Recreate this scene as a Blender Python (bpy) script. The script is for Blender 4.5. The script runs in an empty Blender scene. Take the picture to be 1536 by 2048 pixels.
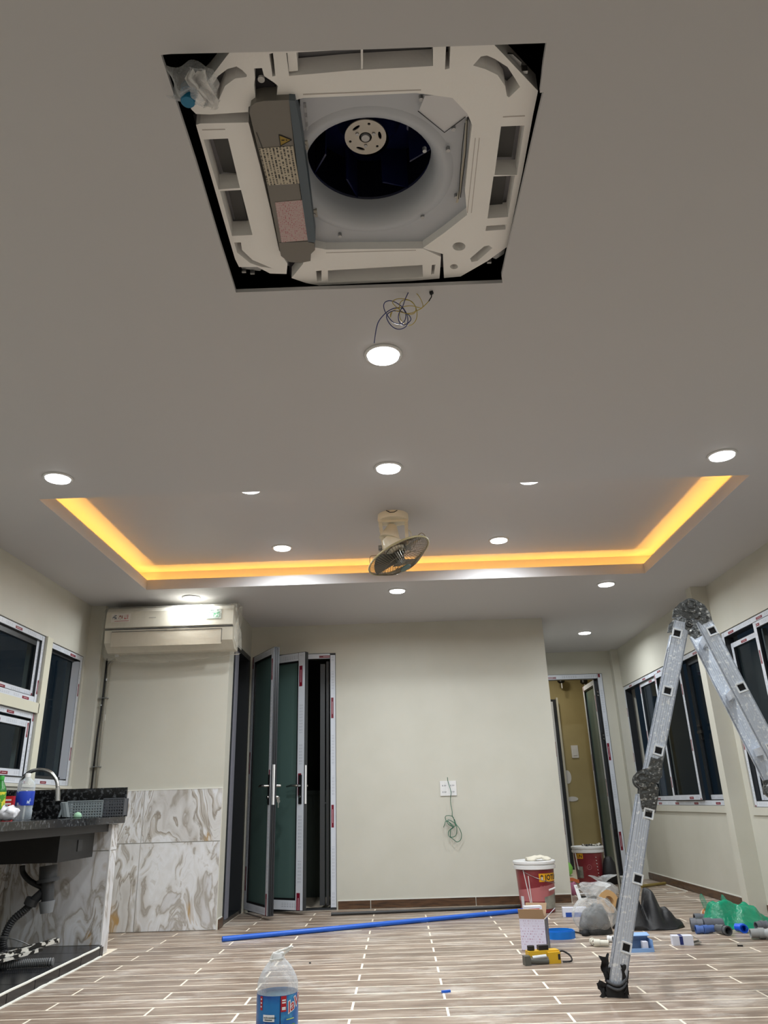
import bpy, math, random
from mathutils import Vector, Matrix, noise
from mathutils.geometry import tessellate_polygon
random.seed(7)
C = bpy.context.scene.collection
S = bpy.context.scene
V = Vector
PI = math.pi

# ---------------------------------------------------------------- camera
CAM_Z = 0.8392
YAW, PITCH, ROLL, FPX = -0.0084733, 0.3752274, -0.0308094, 1481.663
fw = V((math.sin(YAW)*math.cos(PITCH), math.cos(YAW)*math.cos(PITCH), math.sin(PITCH)))
r0 = V((math.cos(YAW), -math.sin(YAW), 0)); u0 = r0.cross(fw)
rt = r0*math.cos(ROLL)+u0*math.sin(ROLL); up = -r0*math.sin(ROLL)+u0*math.cos(ROLL)
cd = bpy.data.cameras.new('camera'); cam = bpy.data.objects.new('camera', cd); C.objects.link(cam)
cam.matrix_world = Matrix(((rt.x, up.x, -fw.x, 0), (rt.y, up.y, -fw.y, 0), (rt.z, up.z, -fw.z, CAM_Z), (0, 0, 0, 1)))
cd.sensor_fit = 'VERTICAL'; cd.sensor_height = 36.0; cd.lens = FPX/2048*36; cd.clip_start = 0.05; cd.clip_end = 100
S.camera = cam
# ---------------------------------------------------------------- world and exposure
w = bpy.data.worlds.new('night'); S.world = w; w.use_nodes = True
w.node_tree.nodes['Background'].inputs[0].default_value = (0.014, 0.024, 0.036, 1)
w.node_tree.nodes['Background'].inputs[1].default_value = 0.55
S.view_settings.view_transform = 'Standard'; S.view_settings.look = 'None'
S.view_settings.exposure = 0.0; S.view_settings.gamma = 1.0; S.view_settings.use_curve_mapping = False
DOWN_W = 15.5          # watts of each round downlight
COVE_W = 8.0          # watts per metre-ish of the amber cove strips
H = 2.5               # ceiling height

def at(px, py, ax, val):
    """point of the room on the plane axis=val that the calibrated view ray meets"""
    d = fw+rt*((px-768)/FPX)+up*((1024-py)/FPX)
    o = V((0, 0, CAM_Z)); return o+d*((val-o[ax])/d[ax])

# ---------------------------------------------------------------- materials
MATS = {}
def lin(c): return tuple(((x/255)/12.92 if x/255 <= .04045 else ((x/255+.055)/1.055)**2.4) for x in c)+(1,)
def mat(name, col, rough=.6, metal=0., **k):
    if name in MATS: return MATS[name]
    m = bpy.data.materials.new(name); m.use_nodes = True; nt = m.node_tree; N = nt.nodes; L = nt.links
    b = N['Principled BSDF']; c = lin(col)
    b.inputs['Base Color'].default_value = c; b.inputs['Roughness'].default_value = rough; b.inputs['Metallic'].default_value = metal
    tc = N.new('ShaderNodeTexCoord')
    def nz(scale, detail=4, vec='Object', stretch=None):
        n = N.new('ShaderNodeTexNoise'); n.inputs['Scale'].default_value = scale; n.inputs['Detail'].default_value = detail
        if stretch:
            mp = N.new('ShaderNodeMapping'); mp.inputs['Scale'].default_value = stretch
            L.new(tc.outputs[vec], mp.inputs[0]); L.new(mp.outputs[0], n.inputs['Vector'])
        else: L.new(tc.outputs[vec], n.inputs['Vector'])
        return n
    if 'var' in k:
        col2, sc, lo, hi = k['var']
        n = nz(sc, k.get('detail', 5), stretch=k.get('stretch')); r = N.new('ShaderNodeValToRGB')
        r.color_ramp.elements[0].position = lo; r.color_ramp.elements[1].position = hi
        r.color_ramp.elements[0].color = c; r.color_ramp.elements[1].color = lin(col2)
        L.new(n.outputs['Fac'], r.inputs[0]); L.new(r.outputs[0], b.inputs['Base Color'])
    if 'bump' in k:
        sc, st = k['bump']; n = nz(sc, 5); bp = N.new('ShaderNodeBump'); bp.inputs['Strength'].default_value = st; bp.inputs['Distance'].default_value = .01
        L.new(n.outputs['Fac'], bp.inputs['Height']); L.new(bp.outputs[0], b.inputs['Normal'])
    if 'emit' in k:
        b.inputs['Emission Color'].default_value = lin(k.get('ecol', col)); b.inputs['Emission Strength'].default_value = k['emit']
    if 'trans' in k: b.inputs['Transmission Weight'].default_value = k['trans']
    if 'alpha' in k: b.inputs['Alpha'].default_value = k['alpha']
    if 'ior' in k: b.inputs['IOR'].default_value = k['ior']
    if 'coat' in k: b.inputs['Coat Weight'].default_value = k['coat']
    MATS[name] = m; return m

def film_clear(name, col, opac, rough=.15, bump=(30, .6)):
    """thin crumpled plastic: part see-through, part glossy"""
    if name in MATS: return MATS[name]
    m = bpy.data.materials.new(name); m.use_nodes = True; nt = m.node_tree; N = nt.nodes; L = nt.links
    b = N['Principled BSDF']; b.inputs['Base Color'].default_value = lin(col); b.inputs['Roughness'].default_value = rough
    t = N.new('ShaderNodeBsdfTransparent'); t.inputs[0].default_value = (.96, .96, .96, 1)
    mx = N.new('ShaderNodeMixShader'); lw = N.new('ShaderNodeLayerWeight'); lw.inputs[0].default_value = .35
    tc = N.new('ShaderNodeTexCoord'); n = N.new('ShaderNodeTexNoise'); n.inputs['Scale'].default_value = bump[0]; n.inputs['Detail'].default_value = 4
    bp = N.new('ShaderNodeBump'); bp.inputs['Strength'].default_value = bump[1]; bp.inputs['Distance'].default_value = .02
    L.new(tc.outputs['Object'], n.inputs['Vector']); L.new(n.outputs['Fac'], bp.inputs['Height']); L.new(bp.outputs[0], b.inputs['Normal']); L.new(bp.outputs[0], lw.inputs['Normal'])
    mr = N.new('ShaderNodeMapRange'); mr.inputs['From Min'].default_value = 0; mr.inputs['From Max'].default_value = 1
    mr.inputs['To Min'].default_value = opac; mr.inputs['To Max'].default_value = min(1, opac+.5)
    L.new(lw.outputs['Facing'], mr.inputs[0]); L.new(mr.outputs[0], mx.inputs[0]); L.new(t.outputs[0], mx.inputs[1]); L.new(b.outputs[0], mx.inputs[2])
    L.new(mx.outputs[0], N['Material Output'].inputs[0]); MATS[name] = m; return m

def pane_mat():
    m = bpy.data.materials.new('window_glass'); m.use_nodes = True; nt = m.node_tree; N = nt.nodes; L = nt.links
    N.remove(N['Principled BSDF'])
    t = N.new('ShaderNodeBsdfTransparent'); t.inputs[0].default_value = (.72, .80, .84, 1)
    g = N.new('ShaderNodeBsdfGlossy'); g.inputs['Roughness'].default_value = .03
    lw = N.new('ShaderNodeLayerWeight'); lw.inputs[0].default_value = .5; pw = N.new('ShaderNodeMath'); pw.operation = 'POWER'; pw.inputs[1].default_value = 5
    fr = N.new('ShaderNodeMath'); fr.operation = 'MULTIPLY_ADD'; fr.inputs[1].default_value = .5; fr.inputs[2].default_value = .022; mx = N.new('ShaderNodeMixShader')
    L.new(lw.outputs['Facing'], pw.inputs[0]); L.new(pw.outputs[0], fr.inputs[0]); L.new(fr.outputs[0], mx.inputs[0]); L.new(t.outputs[0], mx.inputs[1]); L.new(g.outputs[0], mx.inputs[2]); L.new(mx.outputs[0], N['Material Output'].inputs[0])
    return m
PANE = pane_mat()

def tape_mat(name='printed_film', period=.95):
    """white protective film printed with red blocks and small grey lettering; u = metres along the strip"""
    m = bpy.data.materials.new(name); m.use_nodes = True; nt = m.node_tree; N = nt.nodes; L = nt.links
    b = N['Principled BSDF']; b.inputs['Roughness'].default_value = .3
    uv = N.new('ShaderNodeUVMap'); sp = N.new('ShaderNodeSeparateXYZ'); L.new(uv.outputs[0], sp.inputs[0])
    def mth(op, a, bb=None):
        n = N.new('ShaderNodeMath'); n.operation = op
        for i, x in enumerate((a, bb)):
            if x is None: continue
            if isinstance(x, (int, float)): n.inputs[i].default_value = x
            else: L.new(x, n.inputs[i])
        return n.outputs[0]
    def band(x, lo, hi): return mth('MULTIPLY', mth('GREATER_THAN', x, lo), mth('LESS_THAN', x, hi))
    U = mth('FRACT', mth('DIVIDE', sp.outputs[0], period)); Vv = sp.outputs[1]
    red = mth('MULTIPLY', band(U, .06, .26), band(Vv, .12, .62))
    wline = mth('MULTIPLY', mth('MULTIPLY', band(U, .10, .22), band(Vv, .34, .42)), 1)
    t1 = mth('GREATER_THAN', mth('SINE', mth('MULTIPLY', sp.outputs[0], 700.)), -.1)
    t2 = mth('GREATER_THAN', mth('SINE', mth('MULTIPLY', sp.outputs[0], 233.)), -.5)
    rows = mth('ADD', band(Vv, .28, .40), mth('ADD', band(Vv, .50, .58), band(Vv, .66, .72)))
    txt = mth('MULTIPLY', mth('MULTIPLY', t1, t2), mth('MULTIPLY', rows, mth('ADD', band(U, .34, .52), band(U, .62, .9))))
    m1 = N.new('ShaderNodeMixRGB'); m1.inputs[1].default_value = lin((204, 209, 218)); m1.inputs[2].default_value = lin((95, 100, 118)); L.new(mth('MULTIPLY', txt, .65), m1.inputs[0])
    m2 = N.new('ShaderNodeMixRGB'); m2.inputs[2].default_value = lin((116, 18, 40)); L.new(red, m2.inputs[0]); L.new(m1.outputs[0], m2.inputs[1])
    m3 = N.new('ShaderNodeMixRGB'); m3.inputs[2].default_value = lin((215, 190, 198)); L.new(wline, m3.inputs[0]); L.new(m2.outputs[0], m3.inputs[1])
    L.new(m3.outputs[0], b.inputs['Base Color']); return m
TAPE = tape_mat(); TAPE_S = tape_mat('printed_film_short', .5)

def print_mat(name, base, ink, rows, density=.5, rough=.4):
    """flat printed sticker: rows of small lettering in uv space"""
    m = bpy.data.materials.new(name); m.use_nodes = True; nt = m.node_tree; N = nt.nodes; L = nt.links
    b = N['Principled BSDF']; b.inputs['Roughness'].default_value = rough
    uv = N.new('ShaderNodeUVMap'); mp = N.new('ShaderNodeMapping'); mp.inputs['Scale'].default_value = (38, rows, 1); L.new(uv.outputs[0], mp.inputs[0])
    sp = N.new('ShaderNodeSeparateXYZ'); L.new(mp.outputs[0], sp.inputs[0])
    fr = N.new('ShaderNodeMath'); fr.operation = 'FRACT'; L.new(sp.outputs[1], fr.inputs[0])
    g1 = N.new('ShaderNodeMath'); g1.operation = 'LESS_THAN'; g1.inputs[1].default_value = .5; L.new(fr.outputs[0], g1.inputs[0])
    fl = N.new('ShaderNodeMath'); fl.operation = 'FLOOR'; L.new(sp.outputs[1], fl.inputs[0])
    cb = N.new('ShaderNodeCombineXYZ'); L.new(sp.outputs[0], cb.inputs[0]); L.new(fl.outputs[0], cb.inputs[1])
    nz = N.new('ShaderNodeTexNoise'); nz.inputs['Scale'].default_value = 1.1; nz.inputs['Detail'].default_value = 2; L.new(cb.outputs[0], nz.inputs['Vector'])
    g2 = N.new('ShaderNodeMath'); g2.operation = 'GREATER_THAN'; g2.inputs[1].default_value = 1-density; L.new(nz.outputs['Fac'], g2.inputs[0])
    mu = N.new('ShaderNodeMath'); mu.operation = 'MULTIPLY'; L.new(g1.outputs[0], mu.inputs[0]); L.new(g2.outputs[0], mu.inputs[1])
    mx = N.new('ShaderNodeMixRGB'); mx.inputs[1].default_value = lin(base); mx.inputs[2].default_value = lin(ink); L.new(mu.outputs[0], mx.inputs[0]); L.new(mx.outputs[0], b.inputs['Base Color'])
    return m

def plank_mat():
    m = bpy.data.materials.new('wood_plank_tile'); m.use_nodes = True; nt = m.node_tree; N = nt.nodes; L = nt.links
    b = N['Principled BSDF']; tc = N.new('ShaderNodeTexCoord'); oi = N.new('ShaderNodeObjectInfo')
    sc = N.new('ShaderNodeVectorMath'); sc.operation = 'SCALE'; sc.inputs[0].default_value = (9, 7, 5); L.new(oi.outputs['Random'], sc.inputs['Scale'])
    ad = N.new('ShaderNodeVectorMath'); ad.operation = 'ADD'; L.new(tc.outputs['Object'], ad.inputs[0]); L.new(sc.outputs[0], ad.inputs[1])
    mp = N.new('ShaderNodeMapping'); mp.inputs['Scale'].default_value = (2.2, 15, 1); L.new(ad.outputs[0], mp.inputs[0])
    n1 = N.new('ShaderNodeTexNoise'); n1.inputs['Scale'].default_value = 1.6; n1.inputs['Detail'].default_value = 7; n1.inputs['Roughness'].default_value = .65; L.new(mp.outputs[0], n1.inputs['Vector'])
    r1 = N.new('ShaderNodeValToRGB'); e = r1.color_ramp.elements
    e[0].position = .30; e[0].color = lin((102, 86, 74)); e[1].position = .74; e[1].color = lin((190, 178, 164))
    k = e.new(.5); k.color = lin((140, 122, 107)); L.new(n1.outputs['Fac'], r1.inputs[0])
    n2 = N.new('ShaderNodeTexNoise'); n2.inputs['Scale'].default_value = 1.7; n2.inputs['Detail'].default_value = 9; n2.inputs['Roughness'].default_value = .75
    mp2 = N.new('ShaderNodeMapping'); mp2.inputs['Scale'].default_value = (1.0, 2.2, 1)
    ge = N.new('ShaderNodeNewGeometry'); L.new(ge.outputs['Position'], mp2.inputs[0]); L.new(mp2.outputs[0], n2.inputs['Vector'])
    r2 = N.new('ShaderNodeValToRGB'); r2.color_ramp.elements[0].position = .52; r2.color_ramp.elements[1].position = .74; r2.color_ramp.elements[1].color = (.75, .75, .75, 1); L.new(n2.outputs['Fac'], r2.inputs[0])
    mx = N.new('ShaderNodeMixRGB'); mx.inputs[2].default_value = lin((222, 216, 208)); L.new(r2.outputs[0], mx.inputs[0]); L.new(r1.outputs[0], mx.inputs[1])
    hv = N.new('ShaderNodeHueSaturation'); mr = N.new('ShaderNodeMapRange'); mr.inputs['To Min'].default_value = .82; mr.inputs['To Max'].default_value = 1.12
    L.new(oi.outputs['Random'], mr.inputs[0]); L.new(mr.outputs[0], hv.inputs['Value']); L.new(mx.outputs[0], hv.inputs['Color'])
    L.new(hv.outputs[0], b.inputs['Base Color']); b.inputs['Roughness'].default_value = .38
    bp = N.new('ShaderNodeBump'); bp.inputs['Strength'].default_value = .15; bp.inputs['Distance'].default_value = .004; L.new(n1.outputs['Fac'], bp.inputs['Height']); L.new(bp.outputs[0], b.inputs['Normal'])
    return m
PLANK = plank_mat()

def marble_mat(name, rot, off):
    m = bpy.data.materials.new(name); m.use_nodes = True; nt = m.node_tree; N = nt.nodes; L = nt.links
    b = N['Principled BSDF']; b.inputs['Roughness'].default_value = .16
    ge = N.new('ShaderNodeNewGeometry'); mp = N.new('ShaderNodeMapping'); mp.inputs['Rotation'].default_value = rot; mp.inputs['Location'].default_value = off; mp.inputs['Scale'].default_value = (1.5, 1.5, .7)
    L.new(ge.outputs['Position'], mp.inputs[0])
    nw = N.new('ShaderNodeTexNoise'); nw.inputs['Scale'].default_value = 1.7; nw.inputs['Detail'].default_value = 3; L.new(mp.outputs[0], nw.inputs['Vector'])
    sv = N.new('ShaderNodeVectorMath'); sv.operation = 'SCALE'; sv.inputs['Scale'].default_value = .85; L.new(nw.outputs['Color'], sv.inputs[0])
    ad = N.new('ShaderNodeVectorMath'); ad.operation = 'ADD'; L.new(mp.outputs[0], ad.inputs[0]); L.new(sv.outputs[0], ad.inputs[1])
    wv = N.new('ShaderNodeTexNoise'); wv.inputs['Scale'].default_value = 1.25; wv.inputs['Detail'].default_value = 9; wv.inputs['Roughness'].default_value = .52; wv.inputs['Distortion'].default_value = 1.3
    L.new(ad.outputs[0], wv.inputs['Vector']); mr = N.new('ShaderNodeMapRange'); mr.inputs['From Min'].default_value = .28; mr.inputs['From Max'].default_value = .72; L.new(wv.outputs['Fac'], mr.inputs[0])
    r = N.new('ShaderNodeValToRGB'); e = r.color_ramp.elements
    e[0].position = 0; e[0].color = lin((216, 219, 224)); e[1].position = 1; e[1].color = lin((176, 172, 168))
    for p_, c_ in ((.18, (196, 194, 192)), (.24, (222, 224, 228)), (.36, (206, 206, 208)), (.42, (170, 164, 156)), (.45, (212, 212, 212)), (.54, (226, 228, 232)), (.60, (190, 186, 180)), (.63, (150, 142, 132)), (.66, (214, 214, 214)), (.78, (198, 196, 194)), (.84, (166, 160, 152)), (.88, (220, 222, 226))):
        a = e.new(p_); a.color = lin(c_)
    L.new(mr.outputs[0], r.inputs[0])
    ng = N.new('ShaderNodeTexNoise'); ng.inputs['Scale'].default_value = 2.6; ng.inputs['Detail'].default_value = 2; L.new(ad.outputs[0], ng.inputs['Vector'])
    rg = N.new('ShaderNodeValToRGB'); rg.color_ramp.elements[0].position = .56; rg.color_ramp.elements[1].position = .64; L.new(ng.outputs['Fac'], rg.inputs[0])
    w2 = N.new('ShaderNodeValToRGB'); w2.color_ramp.elements[0].position = .54; w2.color_ramp.elements[0].color = (0, 0, 0, 1); w2.color_ramp.elements[1].position = .62; w2.color_ramp.elements[1].color = (1, 1, 1, 1); L.new(mr.outputs[0], w2.inputs[0]); a = w2.color_ramp.elements.new(.70); a.color = (0, 0, 0, 1)
    mu = N.new('ShaderNodeMath'); mu.operation = 'MULTIPLY'; L.new(rg.outputs[0], mu.inputs[0]); L.new(w2.outputs[0], mu.inputs[1])
    mx = N.new('ShaderNodeMixRGB'); mx.inputs[2].default_value = lin((186, 150, 92)); L.new(mu.outputs[0], mx.inputs[0]); L.new(r.outputs[0], mx.inputs[1])
    L.new(mx.outputs[0], b.inputs['Base Color']); return m
MARBLE = marble_mat('marble_tile', (0, .35, 0), (0.3, 0, .2)); MARBLE2 = marble_mat('marble_tile_b', (0, -.5, .2), (1.7, .4, 1.1))

WALL = mat('wall_paint', (193, 191, 179), .55, var=((199, 197, 186), 3, .3, .7), bump=(180, .03))
CEIL = mat('ceiling_paint', (196, 195, 197), .6)
WHITEP = mat('white_plastic', (222, 222, 222), .35)
FOAM = mat('white_foam', (248, 246, 244), .7, bump=(60, .08))
DARKAL = mat('charcoal_aluminium', (50, 53, 57), .35, .3)
BLACK = mat('black_plastic', (16, 16, 18), .4)
BLACKR = mat('black_rubber', (22, 22, 24), .75)
GRANITE = mat('black_granite', (14, 15, 17), .14, var=((92, 95, 98), 55, .52, .74))
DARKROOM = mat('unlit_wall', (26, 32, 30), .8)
CHROME = mat('brushed_chrome', (190, 190, 188), .22, 1.)
STEEL = mat('galvanised_steel', (165, 167, 168), .4, .9)
ALU = mat('spattered_aluminium', (198, 206, 218), .36, .35, var=((236, 240, 244), 75, .56, .66), bump=(60, .12))
ALUC = mat('cast_aluminium_joint', (86, 88, 88), .36, .75, var=((190, 190, 186), 70, .56, .72), bump=(55, .6))
GREYM = mat('grey_sheet_metal', (120, 116, 110), .45, .2)
SLATE = mat('slate_edge', (84, 96, 106), .5)
RED = mat('red_print', (176, 30, 34), .4)
BLUE = mat('blue_pipe_plastic', (28, 92, 196), .35)
GREYPVC = mat('grey_pvc', (98, 101, 108), .4)
CREAM = mat('fan_cream', (238, 230, 208), .35)
GROUT = mat('cream_grout', (228, 217, 198), .8)
WGROUT = mat('white_grout', (222, 222, 214), .8)
CARD = mat('brown_cardboard', (176, 148, 118), .85)
CARDW = mat('white_card', (214, 216, 228), .6)
BROWN = mat('brown_baseboard_tile', (92, 66, 46), .35, var=((62, 44, 32), 9, .4, .65), stretch=(1, 1, 8))

# ---------------------------------------------------------------- mesh building
WM = {}
SPLIT = {'air_vane', 'slot_rib', 'hanging_bracket', 'screw_tab', 'screw', 'gap_channel', 'hinge_leaf', 'socket_holes', 'paint_drip', 'pipe_clip', 'tape_end', 'groove', 'seam_line', 'panel_gap', 'pivot_knob', 'hub_bolt', 'wire_loop', 'lettering_bar', 'blue_stripe', 'paint_speck', 'edge_groove', 'inner_profile', 'flap', 'oily_scrap', 'supply_pipe', 'rubber_grip', 'emblem', 'rag_strip', 'power_wire', 'safety_cord', 'cage_ring'}
class B:
    def __init__(s, M=None): s.v = []; s.f = []; s.uv = {}; s.M = M; s.sm = False
    def add(s, vs, fs, uvs=None):
        n = len(s.v)
        s.v += [tuple(s.M @ V(p)) if s.M else tuple(p) for p in vs]
        for i, f in enumerate(fs):
            if uvs: s.uv[len(s.f)] = uvs[i]
            s.f.append(tuple(n+j for j in f))
        return s
    def box(s, x0, y0, z0, x1, y1, z1):
        x0, x1 = min(x0, x1), max(x0, x1); y0, y1 = min(y0, y1), max(y0, y1); z0, z1 = min(z0, z1), max(z0, z1)
        return s.add([(x0, y0, z0), (x1, y0, z0), (x1, y1, z0), (x0, y1, z0), (x0, y0, z1), (x1, y0, z1), (x1, y1, z1), (x0, y1, z1)],
                     [(3, 2, 1, 0), (4, 5, 6, 7), (0, 1, 5, 4), (1, 2, 6, 5), (2, 3, 7, 6), (3, 0, 4, 7)])
    def ob(s, o, a, b, c, uvs=None):
        o, a, b, c = V(o), V(a), V(b), V(c)
        if a.cross(b).dot(c) < 0: o = o+c; c = -c
        return s.add([o, o+a, o+a+b, o+b, o+c, o+a+c, o+a+b+c, o+b+c],
                     [(3, 2, 1, 0), (4, 5, 6, 7), (0, 1, 5, 4), (1, 2, 6, 5), (2, 3, 7, 6), (3, 0, 4, 7)], uvs)
    def bar(s, F, u0, v0, u1, v1, d0, d1):          # box in a frame F=(O,U,V,N); d measured along N
        O, U, W, N = F
        return s.ob(O+U*u0+W*v0+N*d0, U*(u1-u0), W*(v1-v0), N*(d1-d0))
    def frame(s, F, u0, v0, u1, v1, t, d0, d1):
        s.bar(F, u0, v0, u0+t, v1, d0, d1); s.bar(F, u1-t, v0, u1, v1, d0, d1)
        s.bar(F, u0+t, v0, u1-t, v0+t, d0, d1); return s.bar(F, u0+t, v1-t, u1-t, v1, d0, d1)
    def quad(s, a, b, c, d, uv=True):
        return s.add([a, b, c, d], [(0, 1, 2, 3)], [[(0, 0), (1, 0), (1, 1), (0, 1)]])
    def cyl(s, a, b, r, r2=None, n=16, caps=True):
        a, b = V(a), V(b); r2 = r if r2 is None else r2; d = (b-a).normalized()
        x = d.orthogonal().normalized(); y = d.cross(x)
        vs = [a+(x*math.cos(2*PI*i/n)+y*math.sin(2*PI*i/n))*r for i in range(n)]+[b+(x*math.cos(2*PI*i/n)+y*math.sin(2*PI*i/n))*r2 for i in range(n)]
        fs = [(i, (i+1) % n, n+(i+1) % n, n+i) for i in range(n)]
        if caps: fs += [tuple(range(n-1, -1, -1)), tuple(range(n, 2*n))]
        return s.add(vs, fs)
    def pipe(s, a, b, r, ri, n=18):                # open hollow pipe
        a, b = V(a), V(b); d = (b-a).normalized(); x = d.orthogonal().normalized(); y = d.cross(x)
        rings = []
        for (p, q) in ((a, r), (b, r), (b, ri), (a, ri)): rings += [p+(x*math.cos(2*PI*i/n)+y*math.sin(2*PI*i/n))*q for i in range(n)]
        fs = []
        for k in range(4):
            for i in range(n): fs.append((k*n+i, k*n+(i+1) % n, ((k+1) % 4)*n+(i+1) % n, ((k+1) % 4)*n+i))
        return s.add(rings, fs)
    def tube(s, pts, r, n=8, closed=False):
        pts = [V(p) for p in pts]; m = len(pts); vs = []; x = None
        rr = r if hasattr(r, '__len__') else [r]*m
        for i, p in enumerate(pts):
            q0 = pts[i-1] if (i > 0 or closed) else p; q1 = pts[(i+1) % m] if (i < m-1 or closed) else p
            t = (q1-q0); t = t.normalized() if t.length > 1e-9 else V((0, 0, 1))
            x = t.orthogonal().normalized() if x is None else (x-t*x.dot(t)); x = x.normalized() if x.length > 1e-6 else t.orthogonal().normalized()
            y = t.cross(x)
            vs += [p+(x*math.cos(2*PI*k/n)+y*math.sin(2*PI*k/n))*rr[i] for k in range(n)]
        fs = []
        for i in range(m if closed else m-1):
            j = (i+1) % m
            fs += [(i*n+k, i*n+(k+1) % n, j*n+(k+1) % n, j*n+k) for k in range(n)]
        if not closed: fs += [tuple(range(n-1, -1, -1)), tuple(range((m-1)*n, m*n))]
        return s.add(vs, fs)
    def lathe(s, c, prof, n=24, cap=True, arc=None):
        c = V(c); vs = []; fs = []
        for (r, z) in prof: vs += [c+V((r*math.cos(2*PI*i/n), r*math.sin(2*PI*i/n), z)) for i in range(n)]
        for k in range(len(prof)-1): fs += [(k*n+i, k*n+(i+1) % n, (k+1)*n+(i+1) % n, (k+1)*n+i) for i in range(n)]
        if cap:
            fs.append(tuple(range(n-1, -1, -1))); fs.append(tuple(range((len(prof)-1)*n, len(prof)*n)))
        return s.add(vs, fs)
    def plate(s, loops, z0, z1):                    # flat plate with holes, loops of (x,y)
        tri = tessellate_polygon([[V((p[0], p[1], 0)) for p in l] for l in loops]); flat = [p for l in loops for p in l]; n = len(flat)
        vs = [(p[0], p[1], z0) for p in flat]+[(p[0], p[1], z1) for p in flat]; fs = []
        for t in tri:
            a, b, c = (V((flat[i][0], flat[i][1], 0)) for i in t)
            if (b-a).cross(c-a).z < 0: t = (t[0], t[2], t[1])
            fs.append((t[2], t[1], t[0])); fs.append((t[0]+n, t[1]+n, t[2]+n))
        k = 0
        for l in loops:
            m = len(l)
            for i in range(m): fs.append((k+i, k+(i+1) % m, n+k+(i+1) % m, n+k+i))
            k += m
        return s.add(vs, fs)
    def grid(s, fn, nu, nv):
        vs = [fn(i/(nu-1), j/(nv-1)) for j in range(nv) for i in range(nu)]
        fs = [(j*nu+i, j*nu+i+1, (j+1)*nu+i+1, (j+1)*nu+i) for j in range(nv-1) for i in range(nu-1)]
        uv = [[((k % nu)/(nu-1), (k//nu)/(nv-1)) for k in f] for f in fs]
        return s.add(vs, fs, uv)
    def strip(s, F, u0, v0, u1, v1, d=.0012, vert=None, ph=None):   # printed film strip on a frame bar
        O, U, W, N = F; du, dv = u1-u0, v1-v0; ph = random.random()*3 if ph is None else ph
        p = [O+U*u0+W*v0, O+U*u1+W*v0, O+U*u1+W*v1, O+U*u0+W*v1]
        q = [x+N*d for x in p]; vt = dv > du if vert is None else vert
        uv = [(ph, 0), (ph, 1), (ph+dv, 1), (ph+dv, 0)] if vt else [(ph, 0), (ph+du, 0), (ph+du, 1), (ph, 1)]
        z = [(ph+.3, .02)]*4
        return s.add(p+q, [(4, 5, 6, 7), (0, 1, 5, 4), (1, 2, 6, 5), (2, 3, 7, 6), (3, 0, 4, 7)], [uv, z, z, z, z])
    def tapeframe(s, F, u0, v0, u1, v1, t, d0=0, sides='lrbt'):
        F = (F[0]+F[3]*d0, F[1], F[2], F[3]); g = .004
        if 'l' in sides: s.strip(F, u0+g, v0+g, u0+t-g, v1-g)
        if 'r' in sides: s.strip(F, u1-t+g, v0+g, u1-g, v1-g)
        if 'b' in sides: s.strip(F, u0+t, v0+g, u1-t, v0+t-g)
        if 't' in sides: s.strip(F, u0+t, v1-t+g, u1-t, v1-g)
        return s
    def done(s, name, m, parent=None, smooth=False, **kw):
        if name in SPLIT:
            pr = list(range(len(s.v)))
            def fd(a):
                while pr[a] != a: pr[a] = pr[pr[a]]; a = pr[a]
                return a
            for f in s.f:
                for j in f[1:]: pr[fd(j)] = fd(f[0])
            gr = {}
            for i, f in enumerate(s.f): gr.setdefault(fd(f[0]), []).append(i)
            if len(gr) > 1:
                o = None
                for fs in gr.values():
                    q = B(); ids = sorted({j for i in fs for j in s.f[i]}); mp = {j: k for k, j in enumerate(ids)}
                    q.v = [s.v[j] for j in ids]; q.f = [tuple(mp[j] for j in s.f[i]) for i in fs]; q.uv = {k: s.uv[i] for k, i in enumerate(fs) if i in s.uv}
                    o = q._done(name, m, parent, smooth, **kw)
                return o
        return s._done(name, m, parent, smooth, **kw)
    def _done(s, name, m, parent=None, smooth=False, **kw):
        me = bpy.data.meshes.new(name); vs = s.v; L0 = V((0, 0, 0))
        if parent is None:
            xs, ys, zs = zip(*vs); L0 = V(((min(xs)+max(xs))/2, (min(ys)+max(ys))/2, min(zs))); vs = [(x-L0.x, y-L0.y, z-L0.z) for x, y, z in vs]
        me.from_pydata(vs, [], s.f)
        if s.uv:
            ul = me.uv_layers.new(name='UVMap'); li = 0
            for fi, f in enumerate(s.f):
                u = s.uv.get(fi)
                for k in range(len(f)):
                    ul.data[li].uv = u[k] if u else (0, 0)
                    li += 1
        if smooth: me.shade_smooth() if hasattr(me, 'shade_smooth') else [setattr(p, 'use_smooth', True) for p in me.polygons]
        me.update(); me.materials.append(m)
        o = bpy.data.objects.new(name, me); C.objects.link(o); o.location = L0; WM[o.name] = Matrix.Translation(L0)
        if parent is not None:
            o.parent = parent; o.matrix_parent_inverse = WM[parent.name].inverted(); WM[o.name] = Matrix.Identity(4)
        if smooth == 'auto': 
            try: me.set_sharp_from_angle(angle=math.radians(38))
            except Exception: pass
        for k, v_ in kw.items(): o[k] = v_
        return o

def thing(name, loc, label=None, category=None, group=None, kind=None):
    o = bpy.data.objects.new(name, None); C.objects.link(o); o.location = loc; o.empty_display_size = .05; WM[o.name] = Matrix.Translation(V(loc))
    if label: o['label'] = label
    if category: o['category'] = category
    if group: o['group'] = group
    if kind: o['kind'] = kind
    return o
def T(o, label, category, group=None):
    o['label'] = label; o['category'] = category
    if group: o['group'] = group
    return o
def ST(o): o['kind'] = 'structure'; return o
def frm(o, a, b): return Matrix.Translation(V(o)) @ Matrix.Rotation(a, 4, 'Z') @ Matrix.Rotation(b, 4, 'X')
X_, Y_, Z_ = V((1, 0, 0)), V((0, 1, 0)), V((0, 0, 1))

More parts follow.
